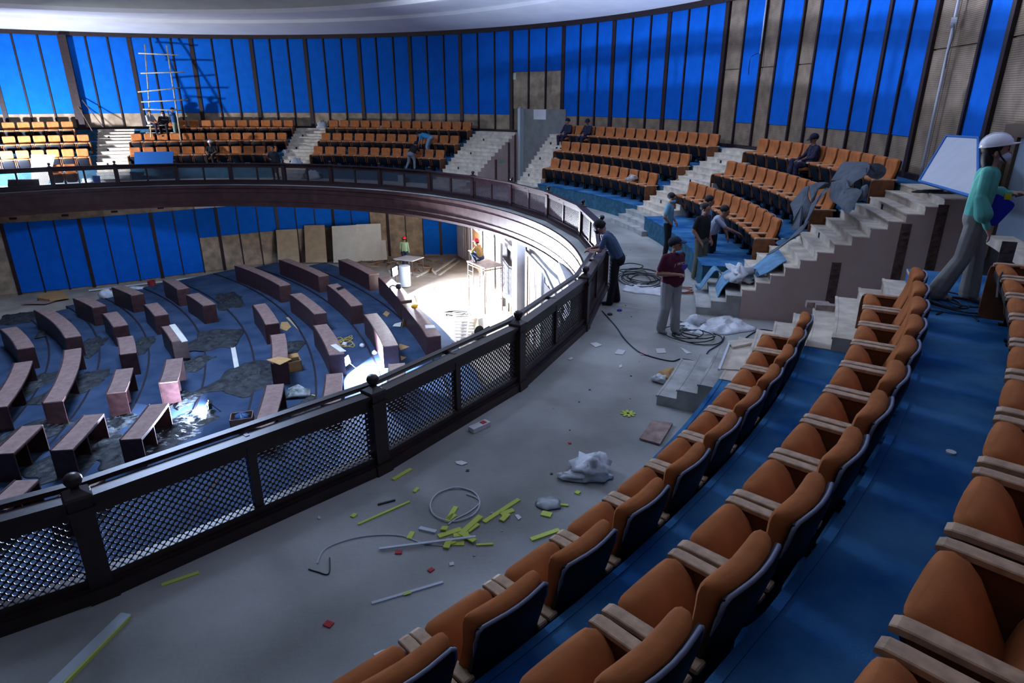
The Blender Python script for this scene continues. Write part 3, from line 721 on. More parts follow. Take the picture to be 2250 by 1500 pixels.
def ribbon(path, wvec, th=.008, sub=4):
    """thick band: path points and half width vectors"""
    P_ = smoothpath(path, sub); W_ = smoothpath(wvec, sub); b = MB(); lp = []
    for i, (p, w_) in enumerate(zip(P_, W_)):
        d = (P_[min(i+1, len(P_)-1)]-P_[max(i-1, 0)]); n_ = d.cross(w_); n_ = n_.normalized()*th/2 if n_.length > 1e-6 else Vector((0, 0, th/2))
        lp.append([p-w_-n_, p-w_*.33-n_, p+w_*.33-n_, p+w_-n_, p+w_+n_, p+w_*.33+n_, p-w_*.33+n_, p-w_+n_])
    b.loft(lp); return b
def flat(px, z, m, label, name, cat, t=.004, grp=None):
    q = [at(x, y, z) for x, y in px]; b = MB(); n = len(q)
    b.add(q+[p+Vector((0, 0, t)) for p in q], [tuple(range(n-1, -1, -1)), tuple(range(n, 2*n))]+[(i, (i+1) % n, n+(i+1) % n, n+i) for i in range(n)])
    return one(b, name, m, label, cat, grp)
def strip(p0, p1, z, w_, t, m, label, name='foam_strip', cat='strip', grp=None, dz=0.0):
    a, b_ = at(*p0, z+t/2+dz), at(*p1, z+t/2+dz*2); b = MB(); b.beam(a, b_, w_, t); return one(b, name, m, label, cat, grp)

# --- balcony floor: cables
cable([(1323, 683), (1353, 717), (1372, 744), (1401, 771), (1433, 784), (1476, 793), (1497, 788), (1524, 793)], 0, 'black cable running from the balustrade across the dusty floor')
coil(at(1408, 617, 0), .42, .55, 9, 0, 'tangled black cable coil on the floor behind the man in maroon', seed=3)
cable([(1362, 582), (1385, 578), (1412, 583), (1402, 590), (1365, 592), (1370, 597), (1415, 595), (1420, 605)], 0, 'loose black cable strands near the leaning man')
coil(at(1518, 738, 0), .36, .34, 4, 0, 'black cable coil on the floor right of the man in maroon', seed=5)
cable([(1478, 685), (1488, 702), (1510, 712), (1480, 708), (1474, 715), (1500, 730), (1535, 738)], 0, 'black cable loop at the feet of the man in maroon')
cable([(1631, 749), (1647, 736), (1673, 724), (1713, 728), (1748, 715)], .0, 'thin black cable leading to the whitish stairs')
cable([(1591, 739), (1588, 750), (1575, 760), (1558, 770), (1551, 781)], 0, 'short curved black cable beside the white sheet')
coil(at(1495, 640, 0), .3, .22, 3, 0, 'reddish hose loops beside the concrete steps', M_REDC, .012, 8, 'hose')
wire = [(697, 1237), (715, 1205), (773, 1183), (830, 1175), (883, 1177), (925, 1192), (975, 1199)]
cable(wire, 0, 'thin pale wire curling across the foreground floor', M_CABW, .007)
cable([(678, 1250), (697, 1256), (722, 1260), (724, 1225)], 0, 'thin dark wire end on the foreground floor', M_CABLE, .006)
b = MB(); c = at(1000, 1107, .01); pts = [c+Vector((.26*math.cos(a*.31), .3*math.sin(a*.31), .004*(a % 3))) for a in range(32)]; b.tube(smoothpath(pts, 2), .009, 5)
one(b, 'cable_ring', M_CABW, 'ring of pale cable lying above the yellow strips', 'cable')
cable([(1025, 1085), (1048, 1094), (1053, 1105), (1030, 1125), (1000, 1140), (985, 1152)], 0, 'white cable tail beside the pale ring', M_CABW, .009)
for i, p in enumerate([[(2135, 655), (2060, 690), (2085, 678), (2135, 693), (2150, 705)], [(2075, 660), (2110, 668), (2100, 650), (2150, 660), (2190, 640)], [(2190, 655), (2196, 610), (2215, 590), (2240, 588)]]):
    cable(p, T[3] if i < 2 else T[3]+.62, 'grey cable %s' % ['snaking over the blue carpet by the woman', 'tangled at the feet of the woman', 'hung over the back row seats by the woman'][i], M_CABLE, .009)
coil(at(2095, 672, T[3]), .2, .3, 5, T[3], 'cable tangle on the blue carpet below the woman', seed=11)

# --- balcony floor: papers, bags, offcuts
for i, (q, m, lab) in enumerate([([(1296, 754), (1310, 752), (1323, 758), (1309, 763)], M_PAPER, 'white paper sheet nearest the balustrade'), ([(1350, 777), (1358, 767), (1375, 770), (1368, 779)], M_PAPER, 'white folded paper by the black cable'), ([(1440, 766), (1460, 765), (1464, 775), (1444, 776)], M_PAPER, 'white printed paper below the man in maroon'), ([(1494, 763), (1502, 766), (1520, 776), (1508, 777)], M_PAPER, 'torn white paper left of the chairs'), ([(1404, 770), (1420, 769), (1426, 780), (1408, 780)], M_PINK, 'pinkish paper scrap crossed by the cable'), ([(1248, 788), (1256, 784), (1260, 788), (1252, 791)], M_PAPER, 'small white scrap by the plinth of the balustrade'), ([(1360, 803), (1366, 800), (1367, 806), (1361, 808)], M_PAPER, 'tiny white paper cube on the open floor'), ([(1000, 1014), (1014, 1012), (1028, 1017), (1015, 1022), (1004, 1019)], M_PAPER, 'white oval scrap on the floor beside the lattice'), ([(1131, 1131), (1139, 1130), (1146, 1137), (1139, 1142)], M_PAPER, 'white star shaped scrap beside the yellow heap'), ([(820, 1437), (840, 1428), (848, 1426), (840, 1436), (826, 1442)], M_PAPER, 'white paper beside the front seats'), ([(698, 1134), (703, 1134), (705, 1140), (699, 1140)], M_PAPER, 'small white scrap at the foot of the lattice'), ([(987, 1236), (997, 1234), (998, 1241), (988, 1243)], M_PAPER, 'thin crumpled white scrap below the yellow heap'), ([(1805, 748), (1838, 745), (1846, 757), (1808, 757)], M_SHEET, 'dark flat scrap on the blue carpet behind the front row'), ([(1718, 694), (1745, 690), (1755, 700), (1722, 702)], M_SHEET2, 'dark strip on the floor by the stairs')]):
    flat(q, (T[2] if 'carpet' in lab else 0)+.006, m, lab, 'paper_scrap', 'paper')
for i, (x, y, s_) in enumerate([(876, 1214, .032), (947, 1253, .026), (1252, 974, .02), (722, 1372, .036)]):
    q = at(x, y, 0); b = MB(); b.box(-s_, s_, -s_*.8, s_*.8, 0, .012); o = b.build('red_packet', M_RED); o.location = q; o.rotation_euler = (0, 0, i*.9); tag(o, ['flat red packet left of the white strip', 'torn red packet below the yellow heap', 'tiny red packet far up the floor', 'crumpled red packet beside the front seats'][i], 'packet')
crumple(at(1300, 1040, 0), .2, .24, .13, 2, 'white crumpled plastic bag on the foreground floor', rough=.75)
crumple(at(1285, 1050, 0), .3, .11, .05, 9, 'flat white bag end beside the crumpled plastic bag', rough=.5)
cloth(at(1580, 718, 0), .62, .42, .12, 4, 'white plastic sheet crumpled on the floor before the plywood wall', M_BAG, 'plastic_sheet', 'sheet', .4)
crumple(at(1528, 714, 0), .17, .16, .13, 6, 'clear plastic bag beside the white plastic sheet', rough=.4)
cloth(at(1415, 637, 0), .5, .35, .07, 12, 'white sheet under the cable coil behind the man in maroon', M_BAG, 'plastic_sheet', 'sheet', -.4)
crumple(P(18.75, -13.2, .57), .26, .3, .2, 14, 'white plastic bag bunched on the plywood steps', rough=.8)
crumple(at(1472, 832, 0), .16, .22, .09, 17, 'brown paper bag beside the nearest concrete steps', 'paper_bag', M_CARD, rough=.5)
crumple(at(1452, 838, 0), .12, .1, .07, 18, 'white wrapper beside the brown paper bag', 'wrapper', M_BAG, 'wrapper', rough=.6)
crumple(at(1205, 1108, 0), .14, .12, .03, 21, 'flat clear plastic tray near the front seats', 'plastic_tray', mat('clear_tray', (.3, .33, .35), .25, spec=.6), 'tray', rough=.3)
flat([(1405, 965), (1432, 925), (1478, 932), (1450, 978)], .01, mat('red_dust_board', (.33, .23, .2), .9, 6, .4), 'dusty reddish board lying before the front row', 'plywood_board', 'board', .02)
flat([(1577, 812), (1602, 752), (1660, 760), (1630, 815)], T[1]+.01, M_STEPW, 'white dusty board on the first blue level', 'plywood_board', 'board', .02)
flat([(1598, 752), (1650, 748), (1655, 756), (1610, 766)], T[1]+.035, M_STEPW, 'short white offcut lying on the dusty board', 'timber_offcut', 'offcut', .03)
strip((1580, 812), (1603, 753), T[1]+.03, .03, .03, M_STRIPW, 'thin white batten along the dusty board', 'batten', 'batten')
b = MB(); a = at(1035, 950, 0); d = at(1072, 933, 0); b.beam(a+Vector((0, 0, .035)), d+Vector((0, 0, .035)), .11, .06)
o = one(b, 'white_carton', M_PAPER, 'long white carton with a red label by the balustrade', 'carton'); b = MB(); b.beam(a.lerp(d, .6)+Vector((0, 0, .067)), a.lerp(d, .85)+Vector((0, 0, .067)), .07, .006); rebase(b, o.location); b.build('red_label', M_RED, o)
G = 'yellow foam strips on the balcony floor'
def zf(p): return (600+p[0]/3, 840+p[1]/3)
for i, (p0, p1, wd_, lab) in enumerate([((1390, 920), (1620, 770), .05, 'long yellow foam strip pointing away right of the heap'), ((560, 935), (900, 785), .025, 'long faint yellow strip left of the pale ring'), ((790, 640), (910, 570), .05, 'yellow strip lying against the balustrade plinth'), ((1145, 920), (1205, 820), .05, 'yellow strip crossing the pale cable ring'), ((1700, 1035), (1885, 970), .05, 'yellow strip touching the front row of seats'), ((1340, 1070), (1450, 1065), .025, 'thin yellow strip right of the heap'), ((895, 1030), (920, 985), .05, 'short yellow strip left of the heap'), ((1770, 860), (1835, 875), .08, 'yellow tab beside the clear tray'), ((1890, 805), (1945, 810), .03, 'small yellow tab right of the clear tray'), ((520, 872), (545, 880), .06, 'yellow crumb left of the faint strip'), ((1995, 720), (2020, 730), .06, 'yellow crumb below the white bag'), ((930, 722), (955, 695), .04, 'yellow crumb near the lattice')]):
    strip(zf(p0), zf(p1), 0, wd_, .014, M_YEL, lab, grp=G)
for i, (p0, p1) in enumerate([((1090, 1015), (1240, 965)), ((1130, 1070), (1200, 1045)), ((1250, 985), (1370, 880)), ((1500, 870), (1585, 840)), ((1505, 910), (1550, 865)), ((1230, 985), (1330, 1045)), ((1180, 1060), (1260, 1060)), ((1190, 1010), (1290, 995)), ((1110, 960), (1150, 962)), ((1150, 905), (1200, 870)), ((1280, 980), (1350, 930)), ((1140, 1090), (1165, 1030))]):
    strip(zf(p0), zf(p1), 0, .06, .014, M_YEL, 'short yellow foam strip in the heap on the balcony floor', grp=G, dz=.006*(i % 3))
strip(zf((700, 1095)), zf((1335, 1015)), 0, .028, .012, M_STRIPW, 'long white strip lying across the yellow heap', 'white_strip', dz=.015)
strip(zf((650, 1455)), zf((1120, 1315)), 0, .028, .012, M_STRIPW, 'long white and yellow strip in the middle of the floor', 'white_strip')
strip(zf((860, 1395)), zf((910, 1380)), .012, .03, .003, M_YEL, 'yellow tape patch on the long strip', 'tape_patch', 'tape')
strip(zf((965, 960)), zf((1075, 985)), 0, .045, .02, M_STRIPW, 'short white strip above the long strip', 'white_strip')
strip(zf((690, 805)), zf((805, 775)), 0, .02, .015, M_SHEET, 'dark strip near the lattice', 'dark_strip')
strip((278, 1350), (105, 1520), 0, .1, .03, mat('grey_strip', (.4, .46, .5), .7), 'wide pale strip with yellow edge in the left foreground', 'wide_strip')
strip((286, 1354), (125, 1520), 0, .02, .028, M_YEL, 'yellow edging beside the wide pale strip', 'yellow_edging')
strip((355, 1285), (437, 1257), 0, .04, .01, M_YEL, 'faint yellow strip beside the near lattice', 'foam_strip', grp=G)
def zs(p): return (1200+p[0]/3.262, 640+p[1]/3.262)
for i in range(4):
    a = i*math.pi/4; c = at(1380, 908, .01); b = MB(); b.beam(c+Vector((math.cos(a), math.sin(a), 0))*.1, c-Vector((math.cos(a), math.sin(a), 0))*.1, .035, .008); one(b, 'foam_scrap', M_YEL, 'yellow foam scrap in the star shaped bunch beside the concrete steps', 'strip', 'star shaped yellow scraps')
rb = random.Random(3)
for i in range(26):                                                   # small rubble
    q = Vector((0, 0, 0))
    th = rb.uniform(-45, 5); r = rb.uniform(16.5, 17.9); s_ = rb.uniform(.007, .018)
    b = MB(); b.hexa([(x*s_*rb.uniform(.6, 1.2), y*s_*rb.uniform(.6, 1.2), z*s_*.5) for x, y, z in ((-1, -1, 0), (1, -1, 0), (1, 1, 0), (-1, 1, 0), (-1, -1, 1), (1, -1, 1), (1, 1, 1), (-1, 1, 1))])
    o = b.build('rubble_chip', M_STEPC if i % 2 else M_SHEET2); o.location = P(r, th, 0); tag(o, 'small chip of rubble on the dusty balcony floor', 'rubble', 'rubble chips on the balcony floor')
for i, (x, y) in enumerate(((1795, 676), (1815, 682))):
    b = MB(); q = at(x, y, T[2]); b.box(-.15, .15, -.06, .06, 0, .09); o = b.build('brick', mat('dusty_brick', (.36, .27, .25), .9, 9, .3)); o.location = q; o.rotation_euler = (0, 0, -.25); tag(o, ['left', 'right'][i]+' dusty brick lying on the whitish landing', 'brick')

# --- carpet scraps and felt on the plywood stairs
def rz_(r, th, z): return P(r, th, z)
def tang(th, h): return Vector((-math.sin(R_(th)), math.cos(R_(th)), 0))*h
b = ribbon([rz_(19.1, -12.6, .76), rz_(18.85, -12.6, .62), rz_(18.62, -12.4, .64), rz_(18.45, -12.6, .5), rz_(18.36, -12.8, .3), rz_(18.33, -13, .16)], [tang(-12.6, .42)]*6, .015)
one(b, 'carpet_scrap', M_SCRAP, 'pale blue carpet piece draped over the lowest plywood steps', 'carpet')
b = ribbon([rz_(18.5, -10.6, .5), rz_(18.35, -10.7, .62), rz_(18.2, -11, .45), rz_(18.05, -11.2, .22), rz_(17.95, -11.5, .3)], [tang(-11, .16), tang(-11, .2), tang(-11, .2), tang(-11, .16), tang(-11, .1)], .012)
one(b, 'carpet_scrap', M_SCRAP, 'narrow carpet strip curling over the concrete steps', 'carpet')
b = ribbon([rz_(19.55, -12.3, 1.08), rz_(19.4, -12.8, 1.05), rz_(19.2, -13.3, .92), rz_(19.05, -13.6, .84)], [tang(-13, .5), tang(-13, .55), tang(-13, .5), tang(-13, .4)], .015)
one(b, 'carpet_scrap', M_SCRAP, 'blue carpet piece lying across two plywood steps', 'carpet')
b = ribbon([rz_(19.95, -10.4, 1.38), rz_(19.75, -10.8, 1.33), rz_(19.6, -11.4, 1.3), rz_(19.5, -12.0, 1.26)], [Vector((.05, .05, 0)), Vector((.2, .12, 0)), Vector((.22, .14, 0)), Vector((.05, .05, 0))], .012)
one(b, 'carpet_scrap', M_SCRAP, 'leaf shaped pale blue carpet offcut above the white bag', 'carpet')
FE = empty('felt_sheet', rz_(20.3, -6, 1.9)); tag(FE, 'grey felt sheet twisted and draped over the seats below the whiteboard', 'felt')
A_ = atr
def fold(px, rs, bulge, twist=0.0, m=M_FELT, n=3):
    """stiff folded piece of felt: closed outline with depth, domed towards the hall"""
    q = [atr(x, y, r) for (x, y), r in zip(px, rs)]; q = smoothpath(q+[q[0]], n)[:-1]; N = len(q); c = sum(q, Vector())/N
    nr = Vector(((CAM-c).x, (CAM-c).y, .6*(CAM-c).length)).normalized(); rings = []
    for s_, h in ((1, 0), (.8, .55), (.55, .85), (.28, 1.0)):
        rings.append([c+(p-c)*s_+nr*(bulge*h+.05*mnoise.noise(p*3.1)*h) for p in q])
    b = MB(); vs = [p for r in rings for p in r]+[c+nr*bulge]; fs = []
    for j in range(3):
        for i in range(N): fs.append((j*N+i, j*N+(i+1) % N, (j+1)*N+(i+1) % N, (j+1)*N+i))
    fs += [(3*N+i, 3*N+(i+1) % N, 4*N) for i in range(N)]
    k = len(vs); fs += [tuple(v+k for v in reversed(f)) for f in fs]; vs += [p-nr*.014 for p in vs]
    fs += [(i, i+k, (i+1) % N+k, (i+1) % N) for i in range(N)]
    b.add(vs, fs); rebase(b, FE.location); return b.build('fold', m, FE, 50)
M_FELTD = mat('dark_grey_felt', (.05, .06, .075), .95, 6, .2, .4, 120)  # darker felt tone for the tail fold
fold([(1826, 396), (1836, 380), (1852, 357), (1880, 355), (1910, 358), (1904, 383), (1880, 398), (1866, 410), (1850, 398)], [20.5, 20.6, 20.8, 20.9, 21.0, 20.8, 20.6, 20.5, 20.5], .12)
fold([(1826, 400), (1843, 396), (1860, 394), (1869, 413), (1894, 418), (1884, 440), (1863, 470), (1845, 452), (1823, 434)], [20.4, 20.5, 20.5, 20.4, 20.5, 20.4, 20.2, 20.2, 20.3], .14)
fold([(1893, 410), (1906, 405), (1908, 422), (1898, 438), (1882, 441), (1888, 425)], [20.6, 20.7, 20.7, 20.6, 20.5, 20.5], .04)
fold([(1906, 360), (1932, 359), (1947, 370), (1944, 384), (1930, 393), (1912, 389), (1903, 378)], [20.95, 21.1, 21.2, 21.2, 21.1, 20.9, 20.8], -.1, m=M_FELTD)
fold([(1736, 448), (1752, 428), (1767, 411), (1778, 409), (1776, 430), (1784, 452), (1778, 470), (1765, 480), (1756, 500), (1739, 504), (1744, 476)], [19.75, 19.85, 20.0, 20.1, 20.0, 20.0, 19.9, 19.8, 19.6, 19.55, 19.6], .08)
fold([(1777, 410), (1790, 402), (1812, 400), (1824, 404), (1818, 414), (1800, 412), (1792, 430), (1788, 446), (1782, 440)], [20.1, 20.2, 20.3, 20.4, 20.4, 20.3, 20.2, 20.1, 20.0], .05)
fold([(1822, 415), (1808, 430), (1795, 446), (1786, 466), (1778, 486), (1768, 500), (1766, 492), (1776, 470), (1782, 450), (1800, 428), (1815, 412)], [20.35, 20.2, 20.1, 19.95, 19.8, 19.6, 19.6, 19.8, 19.95, 20.15, 20.35], .03)
b = ribbon([A_(1768, 492, 19.62), A_(1752, 512, 19.45), A_(1735, 528, 19.25), A_(1712, 543, 19.05), A_(1688, 557, 18.92)], [Vector((.09, .05, .04)), Vector((.11, .05, .04)), Vector((.1, .04, .06)), Vector((.1, .04, .07)), Vector((.03, .02, .02))], .012, 6); rebase(b, FE.location); b.build('strip', M_FELT, FE, True)
# --- whiteboard, conduits
wb = [atr(2020, 398, 21.45), atr(2150, 436, 21.45), atr(2150, 303, 22.28), atr(2080, 299, 22.28)]
nb = (wb[1]-wb[0]).cross(wb[3]-wb[0]).normalized()
if nb.dot(CAM-wb[0]) < 0: nb = -nb
WBD = empty('whiteboard', (wb[0]+wb[1])/2); tag(WBD, 'large white display board with blue edge leaning on the wall by the woman', 'board')
b = MB(); b.slab(*wb, -nb*.03); rebase(b, WBD.location); b.build('panel', mat('board_white', (.50, .52, .56), .6, 3, .05), WBD)
for a, c in zip(wb, wb[1:]+wb[:1]): b = MB(); b.beam(a, c, .035, .04, nb); rebase(b, WBD.location); b.build('frame', mat('board_blue', (.02, .13, .4), .6), WBD)
coil(at(2050, 425, T[4]), .3, .12, 4, 0, 'dark cables bunched under the white display board', seed=15)
th1 = math.degrees(math.atan2(atr(2077, 150, 22.3).y, atr(2077, 150, 22.3).x)); cd_ = empty('conduit_pipe', P(22.28, th1, T[4])); tag(cd_, 'pale vertical conduit pipe with junction box on the wall above the board', 'pipe')
b = MB(); b.tube([(0, 0, 0), (0, 0, 4.7)], .028, 8); b.build('pipe', M_PIPE, cd_, True)
zj = atr(2094, 50, 22.28).z-T[4]; b = MB(); b.tube([(-.05, .03, zj), (.03, -.02, zj)], .09, 10); b.build('junction_box', M_PIPE, cd_)
b = MB(); b.tube(smoothpath([(-.04, -.06, zj), (-.03, -.12, zj-.25), (-.03, -.06, zj-.55), (-.03, -.1, zj-.8)]), .007, 4); b.build('loose_wire', M_CABLE, cd_)
q0 = atr(1670, 118, 22.3); c2 = empty('conduit_pipe', q0); tag(c2, 'short white pipe hanging down the wall with loose wires', 'pipe')
b = MB(); b.tube([(0, 0, 0), (0, 0, 7.0-q0.z)], .022, 8); b.build('pipe', M_PIPE, c2, True)
b = MB(); b.tube(smoothpath([(0, 0, .02), (-.1, .25, -.02), (-.15, .42, -.15), (-.12, .5, -.6)]), .012, 4); b.tube(smoothpath([(0, 0, 0), (0, -.3, .2), (0, -.4, -.4), (0, -.25, -.7)]), .008, 4); b.build('loose_wire', M_CABLE, c2)

# --- bamboo scaffold and boards at the far left
SC = empty('bamboo_scaffold', atr(345, 300, 20.9)); tag(SC, 'tall bamboo ladder scaffold against the blue wall', 'scaffold')
def pole(a, c, r, nm): b = MB(); b.tube([a, a.lerp(c, .5)+Vector((.02, 0, .0)), c], r, 6); rebase(b, SC.location); b.build(nm, M_BAMB, SC, True)
uL = (atr(332, 302, 20.5), atr(318, 97, 21.9)); uR = (atr(399, 320, 20.3), atr(366, 100, 21.9))
pole(*uL, .04, 'upright'); pole(*uR, .04, 'upright')
for (x0, y0), (x1, y1) in (((304, 117), (393, 121)), ((309, 161), (407, 158)), ((303, 202), (395, 193)), ((310, 224), (413, 219)), ((314, 240), (399, 242))):
    k = (y0-97)/205; r = 21.85+(20.45-21.85)*k-.06; pole(atr(x0, y0, r), atr(x1, y1, r), .035, 'rung')
pole(atr(322, 276, 20.6), atr(365, 275, 20.6), .03, 'rung')
for i, (a, c) in enumerate((((165, 222), (203, 288)), ((180, 219), (227, 279)))):
    b = MB(); b.tube([atr(*a, 22.2), atr(*c, 21.4)], .025, 6); one(b, 'brace_pole', M_STEEL, ['left', 'right'][i]+' thin brace leaning beside the dark pillar', 'pole')
def panel4(px, rs, th, m, name, label, cat='board', grp=None):
    q = [atr(x, y, r) for (x, y), r in zip(px, rs)]; n_ = (q[1]-q[0]).cross(q[3]-q[0]).normalized(); b = MB(); b.slab(*q, n_*th); return one(b, name, m, label, cat, grp)
panel4([(70, 408), (106, 408), (122, 340), (68, 340)], (17, 17, 17.4, 17.4), .03, M_PAPER, 'white_board', 'glaring white board standing behind the far left balustrade')
panel4([(296, 366), (380, 365), (381, 333), (295, 334)], (17.4, 17.4, 17.6, 17.6), .03, mat('blue_board', (.01, .12, .42), .7), 'blue_board', 'bright blue board standing before the scaffold seats')
panel4([(18, 411), (88, 410), (85, 393), (18, 394)], (16.6, 16.6, 16.6, 16.6), .3, M_SHEET, 'dark_crate', 'dark crate behind the far left lattice', 'crate')
for i, (x, y, r, sx, sz, lab) in enumerate([(708, 277, 22.0, .3, .25, 'pale bundle at the top of the far aisle stairs'), (760, 262, 21.9, .3, .2, 'white plastic heap behind the back row'), (778, 262, 21.9, .2, .2, 'small white heap behind the back row'), (838, 262, 21.9, .32, .14, 'bluish plastic heap behind the back row'), (632, 355, 18.6, .32, .16, 'pale board heap at the foot of the far aisle'), (650, 350, 18.8, .28, .3, 'tilted white bundle at the foot of the far aisle'), (685, 358, 18.3, .36, .3, 'blue grey bundle beside the far aisle'), (622, 300, 19.9, .2, .1, 'white sheet on the far aisle steps'), (185, 350, 18.4, .35, .12, 'white plastic sheet before the floodlit seats'), (815, 266, 21.9, .3, .2, 'dark bundle behind the back row')]):
    q = atr(x, y, r); lv = 0
    for k in range(5):
        if r >= E[k]: lv = T[k]
    q.z = lv; crumple(q, sx, sx*.6, sz, 31+i, lab, 'bundle', M_SHEET if 'dark' in lab else mat('pale_bundle', (.42, .45, .48), .6, 4, .2), 'bundle', rough=.6)
for i, (x, r) in enumerate(((881, 18.35), (1190, 18.2))):
    q = atr(x, 370 if i == 0 else 402, r); b = MB(); b.lathe([(.16, 0), (.2, .36), (.205, .37), (.19, .37), (.15, .03)], 14); o = b.build('plastic_tub', mat('grey_tub', (.23, .3, .32), .6)); o.location = (q.x, q.y, 0); tag(o, ['grey tub below the front row left of the doorway', 'grey tub before the front row right of the doorway'][i], 'tub')
crumple(P(RA[1]+.25, 21.6, T[1]+.62), .2, .3, .14, 51, 'brown and white bundle lying on a front row seat', 'bundle', mat('brown_bundle', (.2, .13, .1), .8, 8, .5, col2=(.5, .48, .45)), 'bundle', rough=.6)
b = MB(); b.beam(atr(1486, 396, 20.2), atr(1514, 380, 20.6), .14, .03); one(b, 'plank', M_TAN, 'short yellowish plank resting on the middle distance stairs', 'plank')
b = MB(); q = at(1370, 677, 0)
for x, y, lab, m in ((1361, 683, 'blue bottle cap on the floor by the leaning man', mat('bluecap', (.03, .06, .4), .5)), (1340, 692, 'dark stone on the floor by the leaning man', M_SHEET2)):
    crumple(at(x, y, 0), .05, .04, .03, x, lab, 'floor_scrap', m, 'scrap', rough=.3)
b = MB(); b.lathe([(.03, 0), (.03, .012)], 14); o = b.build('white_disc', M_PAPER); o.location = at(2089, 995, T[3]); tag(o, 'small white disc on the blue carpet', 'disc')
flat([(1855, 752), (1862, 750), (1867, 757), (1860, 762)], T[2]+.004, M_YEL, 'yellow scrap on the blue carpet by the middle row', 'foam_scrap', 'strip')

b = MB(); b.lathe([(.15, 0), (.18, .36), (.19, .37), (.16, .37), (.13, .03)], 14); o = b.build('bucket', mat('blue_bucket', (.02, .1, .4), .5)); o.location = at(214, 403, 0); tag(o, 'blue bucket behind the far lattice below the torn stairs', 'bucket')
# ------------------------------------------------------------------ chamber props
def lean(px_base, px_top, m, label, lean_=.35, t=.02, name='leaning_board', grp=None):
    a, c = (at(*p, LF) for p in px_base); d, e_ = atd(*px_top[1], hd(c)+lean_), atd(*px_top[0], hd(a)+lean_)
    n_ = (c-a).cross(e_-a).normalized(); b = MB(); b.slab(a, c, d, e_, n_*t); return one(b, name, m, label, 'board', grp)
lean([(612, 583), (659, 580)], [(606, 505), (652, 503)], M_TAN, 'left tan board leaning on the chamber wall')
lean([(672, 577), (719, 576)], [(668, 495), (713, 494)], M_TAN, 'right tan board leaning on the chamber wall')
lean([(733, 577), (787, 575)], [(729, 497), (782, 494)], M_GYP, 'left white gypsum board leaning on the chamber wall')
lean([(787, 574), (841, 571)], [(782, 493), (836, 491)], M_GYP, 'right white gypsum board leaning on the chamber wall', .36)
lean([(838, 571), (851, 570)], [(836, 528), (847, 527)], M_GYP, 'low narrow white board leaning beside the gypsum boards')
strip((195, 638), (460, 606), LF, .12, .05, M_GYP, 'long pale batten lying along the chamber wall', 'batten', 'batten')
strip((490, 600), (615, 583), LF, .1, .05, M_GYP, 'pale batten lying below the brown wall boards', 'batten', 'batten')
flat([(450, 622), (482, 613), (488, 616), (458, 625)], LF+.02, M_GYP, 'pale board offcut on the floor near the chamber wall', 'board_offcut', 'board', .02)
flat([(428, 629), (440, 626), (446, 630), (434, 632)], LF+.02, M_GYP, 'small pale offcut on the blue carpet edge', 'board_offcut', 'board', .02)
b = MB(); b.lathe([(.16, 0), (.19, .36), (.2, .37), (.17, .37), (.14, .04)], 14); o = b.build('bucket', mat('red_bucket', (.28, .03, .03), .5)); o.location = at(335, 632, LF); tag(o, 'red bucket standing by the chamber wall', 'bucket')
crumple(at(237, 655, LF), .35, .3, .3, 61, 'white sack beside a desk near the chamber wall', 'sack', M_BAG, 'sack', rough=.3)
crumple(at(300, 637, LF), .4, .2, .1, 62, 'white plastic rubbish behind the desks by the wall', 'plastic_rubbish', M_BAG, 'rubbish', rough=.8)
flat([(82, 658), (88, 650), (138, 642), (152, 655), (110, 662)], LF+.05, M_CARD, 'flattened brown cardboard by the chamber wall at left', 'cardboard_sheet', 'cardboard', .1)
flat([(45, 668), (100, 658), (140, 655), (100, 668)], LF+.02, mat('pink_dust', (.3, .2, .18), .9), 'pale cardboard lying on the floor at left', 'cardboard_sheet', 'cardboard', .02)
zt4 = arc_z(4)+DH
strip((378, 713), (406, 750), zt4, .2, .02, M_GYP, 'pale plank lying along the top of a desk', 'plank', 'plank')
strip((512, 763), (521, 812), arc_z(5), .16, .02, M_GYP, 'pale plank lying on the blue chamber carpet', 'plank', 'plank')
strip((632, 697), (668, 733), arc_z(6), .14, .02, M_TAN, 'tan plank between two desk arcs', 'plank', 'plank')
strip((732, 757), (754, 772), arc_z(7)+DH, .2, .02, M_GYP, 'short pale plank on a desk end by the floodlight', 'plank', 'plank')
zc = arc_z(6)+DH
flat([(585, 791), (612, 784), (641, 789), (615, 802)], zc+.01, M_CARD, 'open cardboard sheet on the end of a desk', 'cardboard_sheet', 'cardboard', .015)
q = at(648, 812, arc_z(6)); CB = empty('cardboard_box', q, .5); tag(CB, 'open cardboard box on the carpet beside a desk', 'box')
b = MB(); b.box(-.22, .22, -.2, .2, 0, .02); b.box(-.22, -.2, -.2, .2, 0, .38); b.box(.2, .22, -.2, .2, 0, .38); b.box(-.22, .22, -.2, -.18, 0, .38); b.box(-.22, .22, .18, .2, 0, .38); b.build('box_body', M_CARD, CB)
b = MB(); b.slab((-.22, .2, .38), (.22, .2, .38), (.22, .36, .46), (-.22, .36, .46), (0, 0, .008)); b.build('flap', M_CARD, CB)
b = MB(); b.slab((-.2, -.15, .25), (.2, -.15, .25), (.2, .17, .27), (-.2, .17, .27), (0, 0, .02)); b.build('dark_lining', M_SHEET, CB)
flat([(615, 722), (618, 708), (632, 707), (640, 718), (630, 727)], arc_z(6), M_CARD, 'flat cardboard between two desks', 'cardboard_sheet', 'cardboard', .01)
flat([(841, 690), (848, 683), (857, 688), (850, 696)], arc_z(8), M_CARD, 'cardboard scrap beside the outer desks', 'cardboard_sheet', 'cardboard', .01)
lean([(881, 731), (890, 729)], [(886, 700), (893, 705)], M_CARD, 'upright cardboard piece leaning on an outer desk', .1)
flat([(863, 717), (867, 712), (882, 708), (880, 718)], arc_z(8)+.02, M_GYP, 'white board offcut beside an outer desk', 'board_offcut', 'board', .02)
